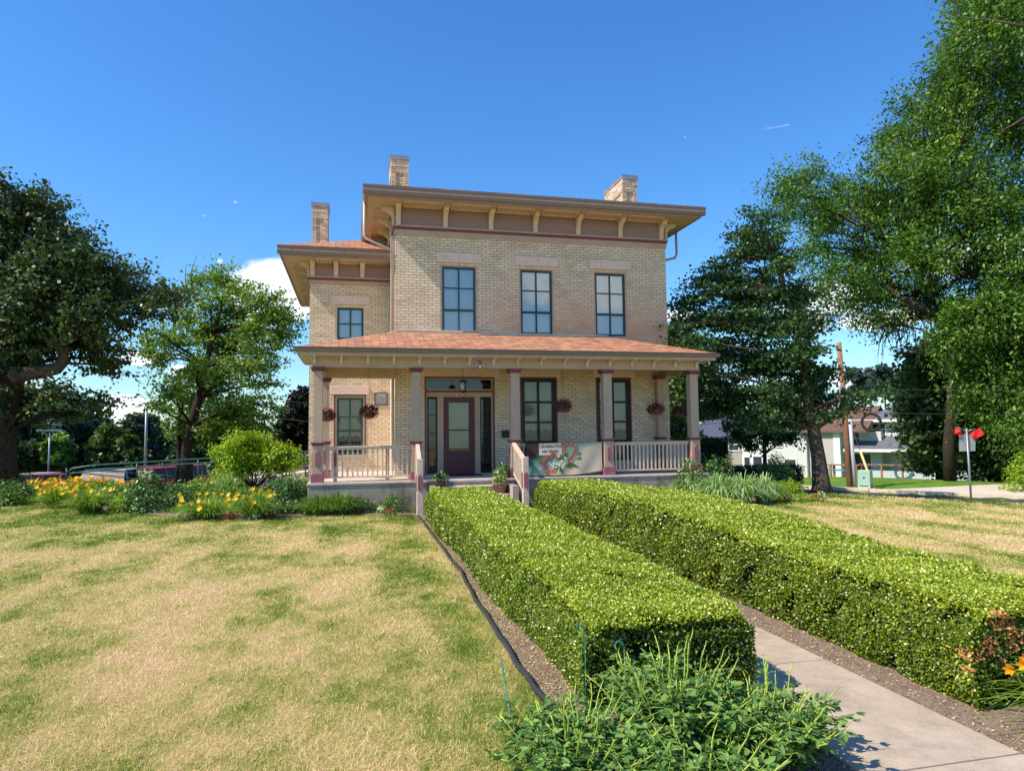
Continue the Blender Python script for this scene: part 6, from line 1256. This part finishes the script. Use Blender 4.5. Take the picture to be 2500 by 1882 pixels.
# parked cars
def car(px, py, Y, col, label, rot=0., kind='suv', s=1.0):
    p = A(px, py, Y); z0 = tz1(p.x, Y)+.02; t = thing('parked_car', label, 'car', (p.x, Y, z0), rot if rot else .0001, 'cars in the parking lot')
    Hh = 1.68 if kind == 'suv' else 1.45; body = paint('car paint '+label[:12], col, .02, .25, .6, 2, grain=False)
    if kind == 'truck': prof = [(-2.7, .45), (2.7, .45), (2.7, .95), (1.5, 1.1), (-.2, 1.12), (-.25, 1.05), (-2.7, 1.05)]
    else: prof = [(-2.2, .40), (2.25, .40), (2.3, .75), (2.1, .95), (1.1, 1.05), (-1.9, 1.08), (-2.25, .95)]
    b = MB(); b.prism([(x, z) for x, z in prof], -.88, .88, 'y')
    b.v = [(x, y, z) for x, y, z in b.v]
    bo = b.build('body', body, t, bevel=.06)
    ro = [(1.0, 1.06), (.35, Hh-.06), (.1, Hh), (-1.5, Hh), (-1.75, Hh-.08), (-2.1, 1.08)] if kind != 'truck' else [(1.4, 1.1), (.9, 1.72), (.6, 1.78), (-.1, 1.75), (-.25, 1.1)]
    def inset(pr, y, k):
        cx_ = sum(q[0] for q in pr)/len(pr); return [(cx_+(q[0]-cx_)*k, y, q[1]) for q in pr]
    b = MB(); a = [(x, -.86+(.16 if z > 1.2 else 0), z) for x, z in ro]; c = [(x, .86-(.16 if z > 1.2 else 0), z) for x, z in ro]; n = len(ro)
    b.add(a+c, [tuple(range(n)), tuple(range(2*n-1, n-1, -1))]+[(i, n+i, n+(i+1) % n, (i+1) % n) for i in range(n)]); b.build('windows', M['iron'], t)
    b = MB(); zt_ = max(z for x, z in ro); rx = [x for x, z in ro if z > zt_-.1]; b.box(min(rx), max(rx), -.72, .72, zt_-.03, zt_+.03)
    for x_ in ((min(rx)+.05), (min(rx)+max(rx))/2):
        b.add([(x_-.04, -.87, 1.05), (x_+.04, -.87, 1.05), (x_+.04, -.715, zt_-.02), (x_-.04, -.715, zt_-.02)], [(0, 1, 2, 3)]); b.add([(x_-.04, .87, 1.05), (x_+.04, .87, 1.05), (x_+.04, .715, zt_-.02), (x_-.04, .715, zt_-.02)], [(3, 2, 1, 0)])
    b.build('roof', body, t, bevel=.02)
    for wx in (-1.4, 1.45):
        for wy in (-.80, .80):
            b = MB(); b.lathe(0, 0, [(.20, -.12), (.34, -.12), (.36, -.08), (.36, .08), (.34, .12), (.20, .12)], 18); b.v = [(wx+x, wy+z, .36+y) for x, y, z in b.v]; w_ = b.build('wheel', M['plastic'], t); b = MB(); b.lathe(0, 0, [(.0, -.125), (.20, -.125), (.20, .125), (.0, .125)], 10); b.v = [(wx+x, wy+z, .36+y) for x, y, z in b.v]; b.build('rim', M['steel'], w_)
    for s_ in (-1, 1):
        b = MB(); b.box(2.24, 2.31, s_*.75-.13, s_*.75+.13, .68, .82); b.build('headlight', M['white'], t); b = MB(); b.box(-2.27 if kind != 'truck' else -2.72, -2.18 if kind != 'truck' else -2.66, s_*.76-.08, s_*.76+.08, .7, .95); b.build('tail_light', M['redf'], t)
    return t
rl = (.45, .02, .03)
car(100, 1035, 47, (.50, .50, .52), 'silver car parked at the far left under the oak', 1.2, 'sedan'); car(125, 1035, 45, (.33, .05, .05), 'dark red car with a pale dusty roof at the left', .3, 'sedan')
car(250, 1035, 46, (.03, .05, .09), 'dark blue parked car left of the white one', 1.25, 'suv'); car(283, 1035, 45.5, (.68, .70, .74), 'white parked car in the middle of the lot', 1.3, 'suv'); car(320, 1035, 47, (.55, .57, .60), 'silver parked car behind the middle ramp post', 1.2, 'suv')
car(352, 1035, 46, rl, 'bright red parked car left of the forked tree trunk', 1.15, 'suv'); car(425, 1035, 49, rl, 'red parked car seen just right of the forked tree trunk', 1.2, 'suv')
car(505, 1035, 44, (.22, .03, .04), 'long dark red flatbed pickup behind the lime green shrub', 3.1, 'truck'); car(655, 1030, 44, (.35, .03, .06), 'dark red car glimpsed beside the brick wing', 1.2, 'suv')
# ================================================================== FAR HOUSES
def siding(name, col, step=.13):
    t = NT(name); p = t.node('ShaderNodeTexCoord').outputs['Object']; s_ = t.node('ShaderNodeSeparateXYZ'); t.link(p, s_.inputs[0]); f = t.math('FRACT', t.math('DIVIDE', s_.outputs[2], step)); c = t.mix(t.math('MULTIPLY', t.math('LESS_THAN', f, .16), .55), col, tuple(x*.45 for x in col)); c = t.mix(t.math('MULTIPLY', t.noise(p, 1.5, 5), .2), c, (.3, .28, .25))
    return t.done(t.bsdf(c, .7, .2, t.bump(f, .5, .02)))
M['sid_w'] = siding('white clapboard', (.74, .73, .70)); M['sid_g'] = siding('pale grey clapboard', (.60, .61, .62), .2); M['sid_t'] = siding('tan clapboard', (.40, .34, .28), .2); M['sid_b'] = siding('beige clapboard', (.56, .51, .46), .2)
def hwin(h, x0, x1, z0, z1, y, trim='white', ac=False, shade=None):
    b = MB(); t_ = .09; b.box(x0-t_, x0, y-.07, y-.002, z0-t_, z1+t_); b.box(x1, x1+t_, y-.07, y-.002, z0-t_, z1+t_); b.box(x0, x1, y-.07, y-.002, z1, z1+t_); b.box(x0, x1, y-.08, y-.002, z0-t_, z0); b.box(x0, x1, y-.055, y-.002, (z0+z1)/2-.03, (z0+z1)/2+.03)
    w = b.build('window', M[trim], h); b = MB(); b.box(x0, x1, y-.03, y-.001, z0, z1); b.build('pane', M['glassfar'], w)
    if ac: b = MB(); b.box(x0+.1, x1-.1, y-.4, y-.06, z0+.02, z0+.45); b.build('air_conditioner', M['white'], w)
M['glassfar'] = paint('far dark window glass', (.035, .045, .06), .2, .12, .6, 1, grain=False)
def gable(b, x0, x1, y0, y1, z, h, o=.4, th=.12, along='x'):
    if along == 'x':
        cy = (y0+y1)/2; k = h/((y1-y0)/2)
        for sgn in (1, -1):
            ye = y0-o if sgn == 1 else y1+o; ze = z-o*k
            b.add([(x0-o, ye, ze), (x1+o, ye, ze), (x1+o, cy, z+h), (x0-o, cy, z+h), (x0-o, ye, ze+th), (x1+o, ye, ze+th), (x1+o, cy, z+h+th), (x0-o, cy, z+h+th)], [(0, 1, 2, 3), (7, 6, 5, 4), (0, 4, 5, 1), (1, 5, 6, 2), (3, 7, 4, 0)])
    else:
        cx = (x0+x1)/2; k = h/((x1-x0)/2)
        for sgn in (1, -1):
            xe = x0-o if sgn == 1 else x1+o; ze = z-o*k
            b.add([(xe, y0-o, ze), (xe, y1+o, ze), (cx, y1+o, z+h), (cx, y0-o, z+h), (xe, y0-o, ze+th), (xe, y1+o, ze+th), (cx, y1+o, z+h+th), (cx, y0-o, z+h+th)], [(0, 1, 2, 3), (7, 6, 5, 4), (0, 4, 5, 1), (1, 5, 6, 2), (2, 6, 7, 3), (3, 7, 4, 0)])
gh = 'houses across the street'
# grey two storey house: local x along the street (left..right as seen), y away
hp = D(1836, 1040, 62); GZ = -2.75; hg = thing('grey_house', 'grey and white two storey house with a columned porch and dark hanging ring', 'house', (hp.x, hp.y, GZ), RZS+.05, gh)
def PXL(px, d_=62): # local x of an image column on the facade line (approx.)
    return (px-1836)*1.1302/1678*d_*1.06
def PZL(py, d_=62): return (939-8-py)*1.1302/1678*d_*1.03+4.75
w1 = PXL(2100); b = MB(); b.box(.6, 10.2, 1.9, 10, -.3, 5.3); b.build('wall', M['sid_w'], hg)
b = MB(); hip(b, .0, 10.8, 1.3, 10.6, 5.3, .44); b.build('roof', M['shingle_grey'], hg); b = MB(); b.box(-.05, 10.85, 1.18, 1.299, 5.15, 5.36); b.build('gutter', M['white'], hg)
b = MB(); b.add([(-.2, -.5, 2.95), (10.4, -.5, 2.95), (10.4, 1.9, 3.95), (-.2, 1.9, 3.95), (-.2, -.5, 3.02), (10.4, -.5, 3.02), (10.4, 1.9, 4.02), (-.2, 1.9, 4.02)], [(4, 5, 6, 7), (0, 3, 2, 1), (0, 1, 5, 4), (1, 2, 6, 5), (3, 0, 4, 7)]); b.build('porch_roof', M['shingle_grey'], hg)
b = MB(); b.box(-.25, 10.4, -.58, -.501, 2.80, 3.03); b.tube([(5.4, -.65, 2.8), (5.9, -.35, 2.45), (6.1, -.28, 2.3), (6.1, -.28, .1)], .07, 6); b.build('gutter', M['white'], hg)
b = MB(); b.box(-.1, 5.9, -.3, -.15, -.2, 1.35); b.build('porch_wall', M['sid_g'], hg); b = MB(); b.box(6.2, 10.3, -.2, 1.9, -.2, 1.35); b.build('side_wall', M['sid_g'], hg)
b = MB(); b.box(0, 10.2, 1.95, 2.0, 0, 2.9); b.build('porch_back_wall', M['sid_b'], hg)
for x in (-.02, 5.98, 10.1):
    b = MB(); b.box(x-.14, x+.14, -.32, -.04, 0 if x < 1 or x > 9 else .0, 2.9); b.build('porch_column', M['white'], hg)
for q in ((1.4, 2.3, 4.15, 5.0), (6.6, 7.6, 4.1, 5.05)): hwin(hg, *q, 1.9, ac=q[0] > 6)
hwin(hg, 2.7, 3.5, .8, 2.3, 1.94); hwin(hg, 6.7, 8.3, 1.5, 2.6, 1.9)
b = MB(); b.box(2.2, 3.9, .9, 3.4, 5.9, 7.2); dm = b.build('dormer', M['sid_g'], hg) if False else None
b = MB(); b.box(6.3, 8.2, 2.4, 6, 6.1, 7.2); dm = b.build('dormer', M['sid_t'], hg); b = MB(); gable(b, 6.3, 8.2, 2.4, 6, 7.2, .9, .3, .1, 'y'); b.build('dormer_roof', M['shingle_grey'], dm)
b = MB(); b.box(4.6, 5.3, 2.3, 3.2, 5.9, 6.4); b.build('skylight', paint('teal roof vent', (.08, .25, .24), .05, .5, .4, 3), hg)
# tree ring / arch ornament
p = D(1882, 912, 58); rg = thing('hanging_ring', 'large dark round hoop hanging in front of the grey house upper floor', 'hoop', (p.x, p.y, p.z)); b = MB(); rr2 = 16*1.1302/1678*58; pts = [(p.x+rr2*math.cos(a)*rt.x, p.y+rr2*math.cos(a)*rt.y, p.z+rr2*math.sin(a)) for a in [i*2*pi/28 for i in range(29)]]; b.tube(pts, .10, 7, False); b.build('hoop', M['barkd'], rg)
b = MB(); b.tube([(p.x, p.y, p.z+rr2), (p.x+.2, p.y, p.z+rr2+3)], .03, 5); b.build('rope', M['iron'], rg)
# white gabled house (middle)
hp = D(1612, 1030, 64); hw_ = thing('white_house', 'bright white gabled house half hidden by the street tree', 'house', (hp.x, hp.y, GZ), RZS+.05, gh)
b = MB(); b.box(.4, 5.2, 0, 9, -.3, 3.9); b.poly([(.4, 0, 3.9), (5.2, 0, 3.9), (2.8, 0, 6.1)]); b.poly([(5.2, 9, 3.9), (.4, 9, 3.9), (2.8, 9, 6.1)]); b.build('wall', M['sid_w'], hw_); b = MB(); gable(b, .4, 5.2, 0, 9, 3.9, 2.2, .35, .12, 'y'); b.build('roof', M['shingle_slate'], hw_)
b = MB(); b.box(-.5, .399, .5, 6, -.3, 4.0); b.build('corner_wall', M['white'], hw_)
hwin(hw_, .7, 1.45, .6, 2.3, 0); hwin(hw_, 3.4, 4.3, .6, 2.1, 0); hwin(hw_, 2.4, 3.2, 3.2, 4.6, 0); hwin(hw_, -.3, .2, .5, 2.2, .5)
# beige house
hp = D(1738, 1035, 62); hb2 = thing('beige_house', 'beige clapboard house with a brown roof between the street tree and the pole', 'house', (hp.x, hp.y, GZ), RZS+.05, gh)
b = MB(); b.box(-3.0, 2.2, .6, 9, -.3, 4.5); b.build('wall', M['sid_b'], hb2); b = MB(); b.box(2.21, 5.4, 2.0, 9, -.3, 4.4); b.build('rear_wall', M['sid_w'], hb2); b = MB(); b.box(2.2, 2.7, .55, 1.9, -.3, 4.4); b.build('corner_board', M['white'], hb2)
b = MB(); gable(b, -3.0, 4.4, .6, 9.4, 4.5, 1.9, .4, .14, 'x'); b.build('roof', M['shingle_brown'], hb2); hwin(hb2, -.5, .1, .7, 2.3, .6); hwin(hb2, 3.2, 4.6, .6, 2.6, 2.0); hwin(hb2, 3.0, 3.8, 3.3, 4.4, 2.0)
b = MB(); b.poly([(-3.0, .6, 4.5), (-3.0, 9.4, 4.5), (-3.0, 5, 6.4)]); b.build('gable_wall', M['sid_b'], hb2)
# slate roof house
hp = D(1526, 1005, 70); hs = thing('tan_house', 'low tan house with a slate blue roof and pink brick chimney behind the porch corner', 'house', (hp.x, hp.y, GZ), RZS+.05, gh)
b = MB(); b.box(-1.0, 6.5, 0, 8, -.3, 4.0); b.build('wall', M['sid_t'], hs); b = MB(); gable(b, -1.0, 6.5, 0, 8, 4.0, 2.1, .4, .14, 'x'); r_ = b.build('roof', M['shingle_slate'], hs)
b = MB(); b.box(.9, 1.8, 3.5, 4.4, 5.0, 7.2); b.build('chimney', paint('pink brick', (.50, .26, .20), .1, .9, .1, 5), r_); hwin(hs, 2.4, 3.3, 2.7, 3.8, 0); hwin(hs, 5.3, 6.0, 2.6, 3.7, 0)
# bits in the far yard
p = D(1740, 1040, 45); fp = thing('picnic_table', 'weathered picnic table with a blue seat beside the beige house', 'table', (D(1826, 1025, 47).x, D(1826, 1025, 47).y, tz1(*D(1826, 1025, 47).xy)), RZS)
b = MB(); b.box(-.9, .9, -.4, .4, .72, .78); b.build('tabletop', M['pole'], fp)
for x in (-.75, .75):
    b = MB(); b.box(x-.06, x+.06, -.38, -.26, 0, .719); b.build('leg', M['pole'], fp); b = MB(); b.box(x-.06, x+.06, .26, .38, 0, .719); b.build('leg', M['pole'], fp)
q = D(1800, 1035, 44); bn_ = thing('yard_bench', 'teal topped bench with wooden legs right of the street tree', 'bench', (q.x, q.y, tz1(q.x, q.y)), RZS); b = MB(); b.box(-.7, .7, -.3, .3, .45, .52); b.build('seat', paint('teal plastic', (.05, .28, .30), .05, .5, .3, 3), bn_)
for x in (-.85, .85):
    b = MB(); b.box(x-.07, x+.07, -.3, .3, 0, .6); b.build('leg', M['pole'], bn_)
b = MB(); q = D(1905, 1030, 50); wf = thing('wooden_frame', 'low orange brown timber frame in front of the grey house porch', 'frame', (q.x, q.y, tz1(q.x, q.y)), RZS)
for x in (-1.2, 0, 1.2):
    b = MB(); b.box(x-.05, x+.05, -.05, .05, 0, .9); b.build('post', M['pole'], wf)
b = MB(); b.box(-1.3, 1.3, -.07, .07, .901, .98); b.build('beam', M['pole'], wf)
